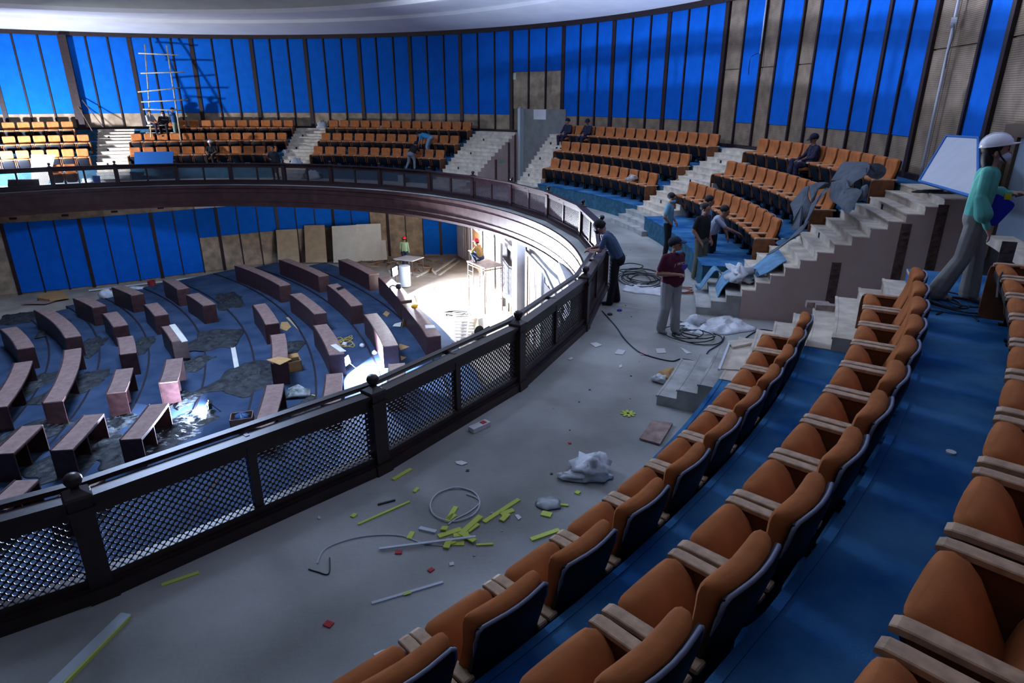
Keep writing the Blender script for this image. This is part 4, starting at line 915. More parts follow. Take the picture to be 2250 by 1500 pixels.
flat([(876, 760), (878, 755), (900, 762), (880, 770)], arc_z(8), M_CARD, 'cardboard offcut in the shade of an outer desk', 'cardboard_sheet', 'cardboard', .01)
flat([(880, 782), (893, 785), (882, 792)], arc_z(8), M_CARD, 'triangular board scrap near the rail', 'cardboard_sheet', 'cardboard', .01)
BX = at(535, 940, arc_z(5)); cb2 = empty('cardboard_box', BX, .3); tag(cb2, 'open cardboard box with blue bag inside by the near rail', 'box')
b = MB(); b.box(-.3, .3, -.25, .25, 0, .02); b.box(-.3, -.28, -.25, .25, 0, .4); b.box(.28, .3, -.25, .25, 0, .4); b.box(-.3, .3, -.25, -.23, 0, .4); b.box(-.3, .3, .23, .25, 0, .4); b.build('box_body', mat('grey_card', (.3, .2, .15), .9), cb2)
crumple(BX+Vector((0, 0, .28)), .2, .18, .12, 71, 'blue plastic bag in the cardboard box by the rail', 'plastic_bag', mat('blue_bag', (.03, .09, .22), .4), 'bag', rough=.5)
crumple(at(655, 868, arc_z(6)), .4, .3, .16, 72, 'white and green folded sheet beside a desk', 'folded_sheet', mat('fold_sheet', (.4, .44, .45), .6, 4, .4, col2=(.05, .07, .06)), 'sheet', rough=.6)
flat([(683, 866), (693, 868), (697, 872), (688, 870)], arc_z(6), M_YEL, 'yellow scrap on the chamber carpet', 'foam_scrap', 'strip')
YC = at(762, 752, arc_z(7)); b = MB(); ry = random.Random(9); pts = [YC+Vector((ry.uniform(-.5, .5), ry.uniform(-.7, .7), .02+.004*i)) for i in range(16)]
b.tube(smoothpath(pts, 4), .012, 5); one(b, 'yellow_cable', mat('yellow_cable', (.6, .45, .05), .6), 'tangled yellow cable on the floodlit chamber carpet', 'cable')
for i, (x, y) in enumerate(((757, 759), (796, 762), (823, 778))): crumple(at(x, y, arc_z(7)), .1, .1, .09, 81+i, ['white cup', 'white crumpled ball', 'white paint pot'][i]+' on the floodlit chamber carpet', 'white_litter', M_BAG, 'litter', rough=.3)
# hard hat, phone, tools on desks
z9 = arc_z(9)+DH
q = at(911, 678, z9); hh = empty('hard_hat', q); tag(hh, 'yellow hard hat lying upturned on an outer desk', 'helmet'); b = MB(); b.lathe([(.03, 0), (.1, .03), (.13, .08), (.14, .13), (.155, .14), (.12, .13), (.09, .05), (.02, .03)], 16); b.build('hat_shell', mat('yellow_hat', (.65, .36, .02), .4), hh, True)
lean([(916, 672), (921, 674)], [(909, 647), (913, 649)], M_TAN, 'narrow timber stick standing beside the yellow hard hat', .05)
o = flat([(739, 634), (752, 630), (756, 634), (743, 638)], arc_z(8)+DH+.005, M_FOOT, 'dark phone lying on a desk top', 'phone', 'phone', .03)
q = at(872, 634, z9); tl = empty('welding_tool', q); tag(tl, 'black power tool and mask lying on an outer desk', 'tool')
b = MB(); b.lathe([(.05, 0), (.13, .04), (.14, .16), (.1, .24), (.04, .25)], 12, (.1, -.08, 0)); b.build('mask', M_FOOT, tl, True); b = MB(); b.tube(smoothpath([(-.35, .1, .03), (-.2, .15, .12), (-.05, .1, .08), (.1, .02, .16), (.2, -.12, .1)]), .03, 6); b.tube(smoothpath([(-.3, .0, .02), (-.1, .2, .1), (.1, .12, .05)]), .02, 6); b.build('hose', M_FOOT, tl, True)
flat([(934, 714), (954, 714), (957, 720), (935, 721)], z9+.003, M_PAPER, 'white sheet lying on the near outer desk', 'paper_sheet', 'paper')
# dust sheets
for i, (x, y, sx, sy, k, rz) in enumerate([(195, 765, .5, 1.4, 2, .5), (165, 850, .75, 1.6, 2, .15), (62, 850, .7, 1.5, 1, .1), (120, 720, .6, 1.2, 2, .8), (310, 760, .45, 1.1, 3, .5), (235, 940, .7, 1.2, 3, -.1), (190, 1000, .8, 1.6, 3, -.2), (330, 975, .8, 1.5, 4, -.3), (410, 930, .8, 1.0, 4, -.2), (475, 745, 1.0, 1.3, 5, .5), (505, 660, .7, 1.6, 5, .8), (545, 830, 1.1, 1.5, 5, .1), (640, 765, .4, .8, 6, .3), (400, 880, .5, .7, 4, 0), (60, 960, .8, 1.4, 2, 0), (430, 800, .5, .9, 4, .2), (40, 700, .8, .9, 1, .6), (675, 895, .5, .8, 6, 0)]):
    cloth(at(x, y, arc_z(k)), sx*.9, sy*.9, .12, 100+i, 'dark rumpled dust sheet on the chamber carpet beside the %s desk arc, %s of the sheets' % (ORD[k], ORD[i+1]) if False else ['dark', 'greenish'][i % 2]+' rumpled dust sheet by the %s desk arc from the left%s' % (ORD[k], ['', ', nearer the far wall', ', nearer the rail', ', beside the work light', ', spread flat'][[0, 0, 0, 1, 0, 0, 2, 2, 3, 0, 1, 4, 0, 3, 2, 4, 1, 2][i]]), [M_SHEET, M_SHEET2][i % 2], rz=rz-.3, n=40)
# stage: table, drum, scaffold tower, ladders, debris
zt_ = LF+.78
tb = [at(*p, zt_) for p in ((864, 570), (893, 562), (932, 566), (906, 575))]; c = sum(tb, Vector())/4
TB = empty('trestle_table', (c.x, c.y, LF)); tag(TB, 'white topped work table standing on the stage floor', 'table')
b = MB(); b.slab(*tb, (0, 0, .04)); rebase(b, TB.location); b.build('table_top', M_PAPER, TB)
for q in tb: b = MB(); q2 = q.lerp(c, .1); b.tube([q2, (q2.x, q2.y, LF)], .02, 6); rebase(b, TB.location); b.build('leg', M_STEEL, TB)
b = MB(); b.lathe([(.26, 0), (.28, .02), (.28, 1.05), (.24, 1.06)], 20); o = b.build('white_drum', mat('drum', (.6, .68, .75), .4), None, 40); o.location = at(891, 628, LF); tag(o, 'tall pale drum standing before the work table', 'drum')
f4 = [at(*p, LF) for p in ((1031, 672), (1066, 690), (1104, 682))]; f4.append(f4[0]+f4[2]-f4[1])
zp = atd(1064, 590, hd(f4[1])).z; STW = empty('scaffold_tower', (sum(f4, Vector())/4)); tag(STW, 'steel frame scaffold tower with plank deck on the stage', 'scaffold')
up = Vector((0, 0, 1)); H_ = zp-LF
def sp(a, c, r=.024, nm='scaffold_tube'): b = MB(); b.tube([a, c], r, 6); rebase(b, STW.location); b.build(nm, M_STEEL, STW)
for q in f4: sp(q, q+up*H_, nm='upright')
for a, c in ((f4[0], f4[1]), (f4[1], f4[2]), (f4[2], f4[3]), (f4[3], f4[0])): sp(a+up*(H_-.1), c+up*(H_-.1))
for a, c in ((f4[0], f4[1]), (f4[3], f4[2])):
    i0, i1 = a.lerp(c, .3), a.lerp(c, .7)
    for q, s_ in ((i0, a), (i1, c)):
        sp(q+up*(H_*.55), q+up*(H_-.1), .016)
        for k in (.62, .72, .82): sp(q+up*(H_*k), s_+up*(H_*k), .013)
        sp(q+up*(H_*.55), s_+up*(H_*.45), .016)
b = MB(); b.slab(*[q+up*H_+(q-Vector(STW.location)).normalized()*.1*Vector((1, 1, 0)).length*.5 for q in f4], (0, 0, .05)); rebase(b, STW.location); b.build('deck', mat('deck_plank', (.36, .27, .22), .8, 5, .3), STW)
def ladder(p0, p1, p2, p3, n, m, label, r=.028, par=None):
    e_ = empty('ladder', (p0+p1)/2); tag(e_, label, 'ladder')
    for a, c in ((p0, p2), (p1, p3)): b = MB(); b.beam(a, c, .06, .03); rebase(b, e_.location); b.build('stile', m, e_)
    for i in range(n): k = (i+.5)/n; b = MB(); b.beam(p0.lerp(p2, k), p1.lerp(p3, k), .07, .03); rebase(b, e_.location); b.build('rung', m, e_)
ladder(at(1001, 752, LF+.05), at(1024, 752, LF+.05), at(996, 690, LF+.12), at(1031, 690, LF+.12), 9, M_ALU, 'aluminium step ladder lying on the stage floor')
q = at(1126, 706, LF); b = MB(); b.beam(q, atd(1143, 612, hd(q)+1.3), .1, .05); one(b, 'white_post', M_WHITE, 'white timber leaning on the dark window opening', 'timber')
lean([(998, 765), (1012, 770)], [(990, 743), (1000, 750)], M_PAPER, 'white pointed board standing at the near rail by the ladder', .1)
flat([(1035, 700), (1050, 694), (1052, 722), (1044, 728)], LF+.0, M_TAN, 'tan board lying beside the ladder', 'plywood_board', 'board', .02)
q = at(1052, 742, LF); gt = empty('power_saw', q); tag(gt, 'dark bench saw on the stage floor near the rail', 'tool'); b = MB(); b.box(-.3, .3, -.2, .2, 0, .14); b.build('base', M_FOOT, gt); b = MB(); b.lathe([(.05, 0), (.22, .01), (.22, .03), (.05, .04)], 16); o = b.build('blade_guard', M_FOOT, gt); o.rotation_euler = (math.pi/2, 0, .6); o.location = (0, 0, .3); b = MB(); b.tube([(.1, 0, .25), (.45, .1, .42)], .07, 8); b.build('motor', M_FOOT, gt)
b = MB(); b.lathe([(.14, 0), (.17, .34), (.15, .34), (.12, .03)], 12); o = b.build('bucket', mat('dark_bucket', (.05, .05, .05), .6)); o.location = at(1108, 671, LF); tag(o, 'dark bucket standing by the stage wall', 'bucket')
rr = random.Random(21)
for i in range(46):
    x, y = rr.uniform(850, 1000), rr.uniform(570, 605)
    if i < 22: x, y = rr.uniform(775, 862), rr.uniform(572, 590)
    q = at(x, y, LF); L = rr.uniform(.15, .8); a = rr.uniform(0, 3.1); b = MB(); v_ = Vector((math.cos(a), math.sin(a), rr.uniform(-.05, .12)))*L
    b.beam(q+Vector((0, 0, .08)), q+v_+Vector((0, 0, .08)), rr.uniform(.04, .14), .03); o = one(b, 'timber_scrap', rr.choice([M_TAN, M_DOORW, M_GYP, M_LEG]), 'broken timber scrap in the rubble heap on the stage floor', 'scrap', 'timber scraps on the stage floor'); o.location.z = LF-.05
for i, (p0, p1) in enumerate([((952, 600), (1000, 568)), ((965, 604), (1010, 572)), ((915, 608), (950, 590)), ((1000, 640), (1030, 628)), ((940, 645), (955, 628))]): strip(p0, p1, LF-.05, .12, .04, M_GYP, 'pale batten among the floodlit rubble, %s from left' % ORD[i+1], 'batten', 'batten')
coil(at(1000, 690, LF-.05), .5, .3, 5, LF, 'tangled wires on the stage floor above the ladder', seed=33)
b = MB(); c = atd(1212, 605, hd(at(1190, 730, LF))-.2); b.tube(smoothpath([c+Vector((.15*math.sin(k*.5), 0, .55*math.cos(k*.5))) for k in range(13)]), .02, 5); one(b, 'hanging_cable', M_CABW, 'white cable loop hanging under the balcony edge', 'cable')
# ------------------------------------------------------------------ people
def sphere_pts(c, r, n=10, m=7):
    o = []
    for j in range(m+1):
        ph = math.pi*j/m
        for i in range(n): a = 2*math.pi*i/n; o.append((c[0]+r*math.sin(ph)*math.cos(a), c[1]+r*math.sin(ph)*math.sin(a), c[2]+r*math.cos(ph)))
    return o
import bmesh
def body_mesh(caps, voxel):
    """one continuous skin grown from tapered limbs"""
    bm = bmesh.new()
    for a, b, ra, rb, tg in caps:
        vs = [bm.verts.new(p) for p in sphere_pts(a, ra)+(sphere_pts(b, rb) if (Vector(a)-Vector(b)).length > 1e-5 else [])]
        r = bmesh.ops.convex_hull(bm, input=vs)
        g = [v for v in r['geom_interior'] if isinstance(v, bmesh.types.BMVert)]+[v for v in r['geom_unused'] if isinstance(v, bmesh.types.BMVert)]
        if g: bmesh.ops.delete(bm, geom=list(set(g)), context='VERTS')
    me = bpy.data.meshes.new('body'); bm.to_mesh(me); bm.free()
    ob = bpy.data.objects.new('body_tmp', me); COL.objects.link(ob)
    md = ob.modifiers.new('r', 'REMESH'); md.mode = 'VOXEL'; md.voxel_size = voxel
    ms = ob.modifiers.new('s', 'SMOOTH'); ms.factor = .5; ms.iterations = 6
    dg = bpy.context.evaluated_depsgraph_get(); out = bpy.data.meshes.new_from_object(ob.evaluated_get(dg))
    bpy.data.objects.remove(ob); bpy.data.meshes.remove(me)
    n = len(out.polygons); co = np.empty(n*3, np.float32); out.polygons.foreach_get('center', co); co = co.reshape(n, 3)
    best = np.full(n, 1e9); idx = np.zeros(n, int)
    for a, b, ra, rb, tg in caps:
        a, b = np.array(a), np.array(b); d = b-a; L2 = max(d@d, 1e-9); t = np.clip(((co-a)@d)/L2, 0, 1)
        dist = np.linalg.norm(co-(a+t[:, None]*d), axis=1)-(ra+(rb-ra)*t)
        m = dist < best; best[m] = dist[m]; idx[m] = tg
    return out, idx
STAND = dict(pelvis=(0, 0, .95), chest=(0, .0, 1.25), neck=(0, -.01, 1.44), head=(0, .02, 1.58), shR=(.185, -.01, 1.39), shL=(-.185, -.01, 1.39), elR=(.235, -.04, 1.11), elL=(-.235, -.04, 1.11), wrR=(.245, .05, .87), wrL=(-.245, .05, .87), hipR=(.095, 0, .92), hipL=(-.095, 0, .92), knR=(.11, .02, .49), knL=(-.11, .02, .49), anR=(.12, -.02, .085), anL=(-.12, -.02, .085), hand='down')
SIT = dict(STAND, pelvis=(0, 0, .55), chest=(0, -.05, .84), neck=(0, -.04, 1.03), head=(0, .0, 1.17), shR=(.185, -.04, .98), shL=(-.185, -.04, .98), elR=(.25, .08, .74), elL=(-.25, .08, .74), wrR=(.14, .3, .66), wrL=(-.14, .3, .66), hipR=(.1, .02, .53), hipL=(-.1, .02, .53), knR=(.14, .45, .53), knL=(-.14, .45, .53), anR=(.14, .42, .09), anL=(-.14, .42, .09))
def person(label, loc, face_deg, pose, shirt, pants, shoes, skin=M_SKIN, hair=M_HAIR, scale=1.0, hat=None, mask=None, sleeve='short', belly=0, flare=0, voxel=.0115, yaw=0, nod=0, hairlong=False, long_pants=True, bell=False, slim=1.0, rel=None):
    p = {k: Vector(v) for k, v in pose.items() if k != 'hand'}
    if rel is not None: face_deg = math.degrees(math.atan2(loc[1]-CAM.y, loc[0]-CAM.x))+rel      # heading relative to the line of sight
    root = empty('person', loc, R_(face_deg)-math.pi/2); root.scale = (scale,)*3; tag(root, label, 'person')
    SH, PA, SK, SO = 0, 1, 2, 3; C_ = []
    def c(a, b, ra, rb, tg): C_.append((tuple(a), tuple(b), ra, rb, tg))
    up = (p['neck']-p['pelvis']).normalized(); side = (p['shR']-p['shL']).normalized(); fw = up.cross(side).normalized()
    if fw.dot((p['chest']-p['pelvis']).cross(side)) < 0: fw = -fw
    # torso
    for s_ in (-1, 1):
        sd = side*s_
        c(p['pelvis']+sd*.075+up*.02, p['chest']+sd*.085-up*.05, .118*slim, .122*slim, SH)
        c(p['chest']+sd*.085, p['chest']+sd*.095+up*.09, .122*slim, .095*slim, SH)
        c(p['pelvis']+sd*.08-up*.06, p['pelvis']+sd*.07+up*.02, .115*slim, .112*slim, PA)
    c(p['chest']+up*.1, p['neck']-up*.03, .1, .06, SH); c(p['pelvis']+up*.04, p['chest']+up*.08, .12*slim, .125*slim, SH); c(p['pelvis']-up*.05, p['pelvis']+up*.03, .118*slim, .118*slim, PA)
    c(p['shR'], p['shL'], .062, .062, SH)
    if belly: c(p['pelvis']+fw*.07+up*.08, p['chest']+fw*.07-up*.06, belly, belly*.85, SH)
    # legs
    for s_ in 'RL':
        h, k, a = p['hip'+s_], p['kn'+s_], p['an'+s_]
        c(h, k, .104*slim, .076*slim+flare*.3, PA); c(k, a+(k-a)*.12, .074*slim+flare*.3, .058+flare, PA)
        if flare: c(k.lerp(a, .7), a+Vector((0, 0, .0)), .06+flare*.6, .055+flare, PA)
        ft = Vector((0, 1, 0)); 
        if 'toe'+s_ in p: ft = (p['toe'+s_]-a).normalized()
        c(a-ft*.03+Vector((0, 0, -.035)), a+ft*.13+Vector((0, 0, -.048)), .042, .034, SO); c(a+Vector((0, 0, -.03)), a+Vector((0, 0, .02)), .042, .04, SO)
    # arms and hands
    for s_ in 'RL':
        S_, e_, w_ = p['sh'+s_], p['el'+s_], p['wr'+s_]; sg = 1 if s_ == 'R' else -1
        mid = S_.lerp(e_, .72)
        c(S_, mid if sleeve == 'short' else e_, .062, .056 if sleeve == 'short' else .05, SH)
        c(S_.lerp(e_, .6), e_, .044, .04, SK if sleeve == 'short' else SH)
        fm_ = e_.lerp(w_, .97)
        c(e_, fm_, .042 if sleeve == 'short' else .047, .029 if sleeve == 'short' else .036, SK if sleeve == 'short' else SH)
        if bell and s_ in bell: c(S_.lerp(e_, .9), e_.lerp(w_, .5), .06, .088, SH)
        d = (w_-e_).normalized(); x = d.cross(Vector((0, 0, 1))) if abs(d.z) < .9 else d.cross(Vector((0, 1, 0)))
        x = x.normalized()
        if s_ == 'L': x = x
        nrm = x.cross(d).normalized()
        ph = w_+d*.075; c(w_, ph+x*.02, .026, .02, SK); c(w_, ph-x*.02, .026, .02, SK)
        for q, (ox, L, dz) in enumerate(((-.033, .055, .3), (-.011, .075, .25), (.011, .08, .25), (.033, .07, .28))):
            b0 = ph+x*ox; b1 = b0+(d-nrm*dz).normalized()*L*.55; b2 = b1+(d-nrm*(dz+.8)).normalized()*L*.5
            c(b0, b1, .0105, .0098, SK); c(b1, b2, .0098, .0085, SK)
        b0 = w_+d*.03-x*.03*sg; b1 = b0+(d*.6-x*sg*.75-nrm*.2).normalized()*.04; b2 = b1+(d*.9-x*sg*.2-nrm*.3).normalized()*.032
        c(b0, b1, .013, .0115, SK); c(b1, b2, .0115, .009, SK)
    # head
    H = p['head']; ry = Matrix.Rotation(R_(yaw), 3, 'Z') @ Matrix.Rotation(R_(nod), 3, 'X')
    hp = lambda x, y, z: H+ry @ Vector((x, y, z))
    c(p['neck']-up*.02, H-up*.07, .056, .052, SK)
    c(hp(0, -.02, .035), hp(0, .015, .025), .092, .086, SK); c(hp(0, .02, -.02), hp(0, .035, -.075), .07, .05, SK)
    c(hp(0, .088, .0), hp(0, .108, -.03), .012, .016, SK); c(hp(-.02, .088, -.062), hp(.02, .088, -.062), .011, .011, SK)
    for s_ in (-1, 1): c(hp(.088*s_, -.005, .005), hp(.09*s_, -.01, -.03), .016, .012, SK); c(hp(.035*s_, .085, .03), hp(.02*s_, .092, .032), .01, .01, SK)
    me, idx = body_mesh(C_, voxel)
    for m in (shirt, pants, skin, shoes): me.materials.append(m)
    me.polygons.foreach_set('material_index', idx.astype(np.int32)); me.polygons.foreach_set('use_smooth', [True]*len(me.polygons)); me.update()
    link('body', me, root)
    def ell(cx, r, name, m, zc=-2.0, parent=root, n=18, mm=10, cut=None):
        b = MB(); vs = []; fs = []
        for j in range(mm+1):
            t = math.pi*j/mm
            for i in range(n):
                a = 2*math.pi*i/n; d = Vector((r[0]*math.sin(t)*math.cos(a), r[1]*math.sin(t)*math.sin(a), max(r[2]*math.cos(t), zc)))
                vs.append(hp(*(Vector(cx)+d)))
        for j in range(mm):
            for i in range(n): q = j*n+i; w2 = j*n+(i+1) % n; fs.append((q, w2, w2+n, q+n))
        b.add(vs, fs); return b.build(name, m, parent, True)
    for s_ in (-1, 1): ell((.033*s_, .094, .012), (.014, .008, .008), 'eye', M_HAIR, n=8, mm=5)
    if hat != 'beanie': ell((0, -.03, .05), (.104, .108, .098), 'hair', hair, -.07)
    if hairlong: ell((0, -.075, -.06), (.085, .06, .13), 'hair', hair)
    if hat:
        kind, hm = hat if isinstance(hat, tuple) else (hat, M_FOOT)
        if kind == 'helmet':
            hx = ell((0, -.01, .075), (.125, .142, .112), 'helmet', hm, -.015)
            b = MB(); vs = [hp(.128*math.sin(a), -.01+(.145 if math.cos(a) < .2 else .145+.06*math.cos(a))*math.cos(a), .062) for a in [2*math.pi*k/20 for k in range(20)]]
            b.add(vs+[v+Vector((0, 0, .01)) for v in vs], [tuple(range(19, -1, -1)), tuple(range(20, 40))]+[(k, (k+1) % 20, 20+(k+1) % 20, 20+k) for k in range(20)]); b.build('brim', hm, root)
            b = MB(); b.tube([hp(0, -.01+.135*math.cos(a), .078+.112*math.sin(a)) for a in [math.pi*k/10 for k in range(11)]], .011, 6); b.build('ridge', hm, root)
            b = MB(); b.tube([hp(.098, -.0, .06), hp(.085, .03, -.04), hp(.05, .065, -.095)], .008, 5); b.tube([hp(-.098, -.0, .06), hp(-.085, .03, -.04), hp(-.05, .065, -.095)], .008, 5); b.build('chin_strap', M_FOOT, root)
        else:
            ell((0, -.015, .06), (.108, .115, .1), 'cap', hm, -.02)
            if kind == 'cap':
                b = MB(); b.slab(hp(-.075, .075, .062), hp(.075, .075, .062), hp(.055, .175, .045), hp(-.055, .175, .045), Vector((0, 0, .012))); b.build('cap_peak', hm, root)
    if mask == 'chin': ell((0, .052, -.098), (.062, .06, .028), 'face_mask', M_MASK)
    elif mask: ell((0, .052, -.052), (.068, .068, .052), 'face_mask', mask)
    return root
M_MASK = mat('blue_mask', (.12, .42, .75), .8); M_MASKW = mat('white_mask', (.55, .65, .8), .8)
M_CAMO = mat('navy_camouflage', (.035, .035, .075), .9, 16, .9, .2, 60, col2=(.008, .008, .02))
def pz(base, **k): return dict(base, **k)
BLK = mat('black_trousers', (.008, .009, .012), .9); DSH = mat('dark_shoes', (.012, .012, .014), .5); GSH = mat('grey_shoes', (.2, .2, .22), .7)
# woman in white helmet
wp = at(2100, 662, T[3])
WOMAN = person('woman in mint blouse, white helmet and face mask looking up to the right', (wp.x, wp.y, T[3]), 0,
    pz(STAND, pelvis=(0, -.02, .97), chest=(0, .0, 1.26), neck=(0, .0, 1.44), head=(0, .03, 1.585), elR=(.25, -.02, 1.12), wrR=(.235, .1, .86), elL=(-.26, .04, 1.12), wrL=(-.16, .25, 1.17), knR=(.1, -.04, .5), anR=(.1, -.2, .1), knL=(-.09, .08, .5), anL=(-.09, .1, .09)),
    mat('mint_blouse', (.10, .42, .34), .8, 6, .15), mat('grey_trousers', (.24, .23, .21), .9, 5, .15), mat('silver_shoes', (.3, .3, .32), .4), M_SKINL, scale=1.035, hat=('helmet', mat('white_helmet', (.75, .75, .78), .35)), mask=M_MASKW, sleeve='long', bell='RL', flare=.045, voxel=.009, nod=10, hairlong=True, slim=.95, rel=-88)
WA = math.degrees(math.atan2(wp.y-CAM.y, wp.x-CAM.x))-88
fd = Vector((math.cos(R_(WA)), math.sin(R_(WA)), 0)); ls = Vector((-fd.y, fd.x, 0)); w0 = Vector((wp.x, wp.y, T[3]))
bg = empty('handbag', w0+fd*.15-ls*.0+ls*.16+Vector((0, 0, 1.03)), R_(WA)); tag(bg, 'royal blue clutch bag under the arm of the woman', 'bag')
b = MB(); b.loft([[(x, y, z) for x, z in sup(0, 0, .12, .15, 14, 6)] for y in (-.03, -.02, .02, .03)]); o = b.build('bag_body', mat('royal_blue', (.005, .02, .42), .4), bg); o.rotation_euler = (0, R_(28), 0)
b = MB(); b.box(.05, .11, -.035, .035, .12, .18); b.build('yellow_tag', mat('tag_yellow', (.6, .5, .02), .6), bg)
phn = MB(); phn.box(-.075, .075, -.035, .035, -.005, .005); o = phn.build('phone', mat('phone_grey', (.07, .08, .1), .3)); o.location = w0+fd*.36+ls*.14+Vector((0, 0, 1.21)); o.rotation_euler = (0, R_(-20), R_(WA)); tag(o, 'dark phone held out by the woman', 'phone')
# man in maroon
mp = at(1466, 731, 0)
MAN = person('man in maroon printed t-shirt, dark cap and beige trousers standing on the balcony floor', (mp.x, mp.y, 0), 0,
    pz(STAND, elR=(.27, -.06, 1.1), wrR=(.12, .24, 1.14), elL=(-.25, -.1, 1.12), wrL=(-.2, -.14, .92), knR=(.12, .03, .5), anR=(.11, -.05, .085), anL=(-.1, .08, .085)),
    mat('maroon_shirt', (.085, .012, .035), .9, 5, .2), mat('beige_trousers', (.30, .30, .31), .9, 5, .15), GSH, M_SKIN, scale=1.02, hat=('cap', mat('navy_cap', (.01, .013, .03), .8)), mask='chin', belly=.17, flare=.028, voxel=.009, yaw=26, nod=6, rel=-138, slim=1.12)
TXT = mat('print_white', (.5, .5, .55), .8); TXP = mat('print_purple', (.09, .06, .4), .8)
MB_ = [c_ for c_ in MAN.children if c_.name.startswith('body')][0].data
def letter(s_, x, z, size, m, rot=0.0):
    cu = bpy.data.curves.new('letter', 'FONT'); cu.body = s_; cu.size = size; cu.extrude = .002; cu.align_x = 'CENTER'; cu.align_y = 'CENTER'
    t = bpy.data.objects.new('tmp', cu); COL.objects.link(t); dg = bpy.context.evaluated_depsgraph_get(); me = bpy.data.meshes.new_from_object(t.evaluated_get(dg)); bpy.data.objects.remove(t)
    me.materials.clear(); me.materials.append(m)
    near = [v.co.y for v in MB_.vertices if abs(v.co.x-x) < .022 and abs(v.co.z-z) < .022]; y = max(near)+.004 if near else .2
    o = link('print_letter', me, MAN, (x, y, z)); o.rotation_euler = (R_(90+12), rot, math.pi-x*1.3*0)
    return o
for s_, x, z, sz, m in (('I', .105, 1.27, .09, TXT), ('W', .04, 1.30, .075, TXT), ('Y', -.015, 1.30, .075, TXT), ('O', -.07, 1.295, .075, TXT), ('\u2665', -.06, 1.225, .12, TXP), ('UK', -.02, 1.10, .09, TXT)): letter(s_, x, z, sz, m)
# man leaning on the balustrade
lp_ = at(1347, 668, 0)
person('man in blue t-shirt, dark beanie and black mask leaning over the balustrade', (lp_.x, lp_.y, 0), 0,
    pz(STAND, pelvis=(0, -.04, .95), chest=(0, .12, 1.22), neck=(0, .24, 1.38), head=(0, .34, 1.48), shR=(.185, .2, 1.34), shL=(-.185, .2, 1.34), elR=(.24, .28, 1.1), elL=(-.24, .28, 1.1), wrR=(.12, .48, 1.06), wrL=(-.12, .48, 1.06), anR=(.13, -.06, .085), anL=(-.1, .06, .085)),
    mat('slate_blue_shirt', (.05, .085, .16), .9, 5, .15), BLK, DSH, M_SKIN, scale=1.06, hat=('beanie', mat('black_beanie', (.012, .014, .015), .9)), mask=M_FOOT, flare=.015, voxel=.0095, nod=-22, rel=86)
# group by the seats
gp = at(1462, 566, 0)
person('man in light blue t-shirt and mask standing with hand on hip by the stairs', (gp.x, gp.y, 0), 0,
    pz(STAND, elR=(.34, -.08, 1.13), wrR=(.2, .06, .97), elL=(-.26, .02, 1.12), wrL=(-.2, .16, .95), head=(0, .04, 1.57)),
    mat('pale_blue_shirt', (.11, .25, .34), .9, 5, .1), BLK, DSH, M_SKIN, scale=1.0, mask=M_MASK, voxel=.0105, nod=-12, rel=-95)
gp = at(1533, 612, 0)
person('man in black polo shirt and khaki trousers looking right', (gp.x, gp.y, 0), 0,
    pz(STAND, elR=(.25, -.06, 1.12), wrR=(.2, .12, .9), wrL=(-.2, .1, .9)),
    mat('black_polo', (.012, .014, .016), .9), mat('khaki_trousers', (.13, .12, .09), .9, 5, .15), mat('white_shoes', (.35, .36, .38), .7), M_SKIN, scale=1.03, flare=.02, voxel=.0105, yaw=10, rel=-125)
gp = at(1556, 603, 0)
person('man in white shirt and glasses bending to touch a front row seat', (gp.x, gp.y, 0), 0,
    pz(STAND, pelvis=(0, -.05, .95), chest=(0, .06, 1.22), neck=(0, .14, 1.39), head=(0, .22, 1.5), shR=(.185, .1, 1.34), shL=(-.185, .1, 1.34), elR=(.2, .33, 1.16), wrR=(.1, .56, 1.06), elL=(-.22, .2, 1.1), wrL=(-.2, .3, .9)),
    mat('white_shirt', (.33, .36, .46), .9, 5, .1), BLK, DSH, M_SKIN, scale=1.02, voxel=.0105, nod=-18, rel=-100)
gp = at(1541, 585, 0)
person('man in sky blue shirt half hidden behind the man in black', (gp.x, gp.y, 0), 0,
    pz(STAND, head=(0, .04, 1.57)), mat('sky_shirt', (.13, .24, .40), .9, 5, .1), BLK, DSH, M_SKIN, scale=1.04, voxel=.012, nod=-10, rel=-85)
# soldiers
def sitter(label, row, th, shirt, pants, **k):
    return person(label, P(RA[row]+.24, th, T[row]), th+180, k.pop('pose', SIT), shirt, pants, k.pop('shoes', DSH), **k)
CAPN = mat('navy_field_cap', (.012, .012, .03), .9)
sitter('guard in navy camouflage seated at the end beside the grey doorway', 3, SEATPOS['C3', 0], M_CAMO, M_CAMO, hat=('beanie', CAPN), sleeve='long', yaw=-15, nod=-8)
sitter('guard in navy camouflage leaning back, third seat from the grey doorway', 3, SEATPOS['C3', 2], M_CAMO, M_CAMO, hat=('cap', CAPN), sleeve='long', yaw=20, nod=-14)
sitter('guard in navy camouflage looking down at his hands below the whiteboard', 3, SEATPOS['D3', 5], M_CAMO, M_CAMO, hat=('cap', CAPN), sleeve='long', nod=-25, pose=pz(SIT, knR=(.16, .42, .62), anR=(.05, .5, .3), knL=(-.2, .45, .55)))
sitter('worker in white helmet and black t-shirt seated behind the balustrade', 1, SEATPOS['A1', 6], BLK, BLK, hat=('helmet', MATS['white_helmet']), sleeve='short')
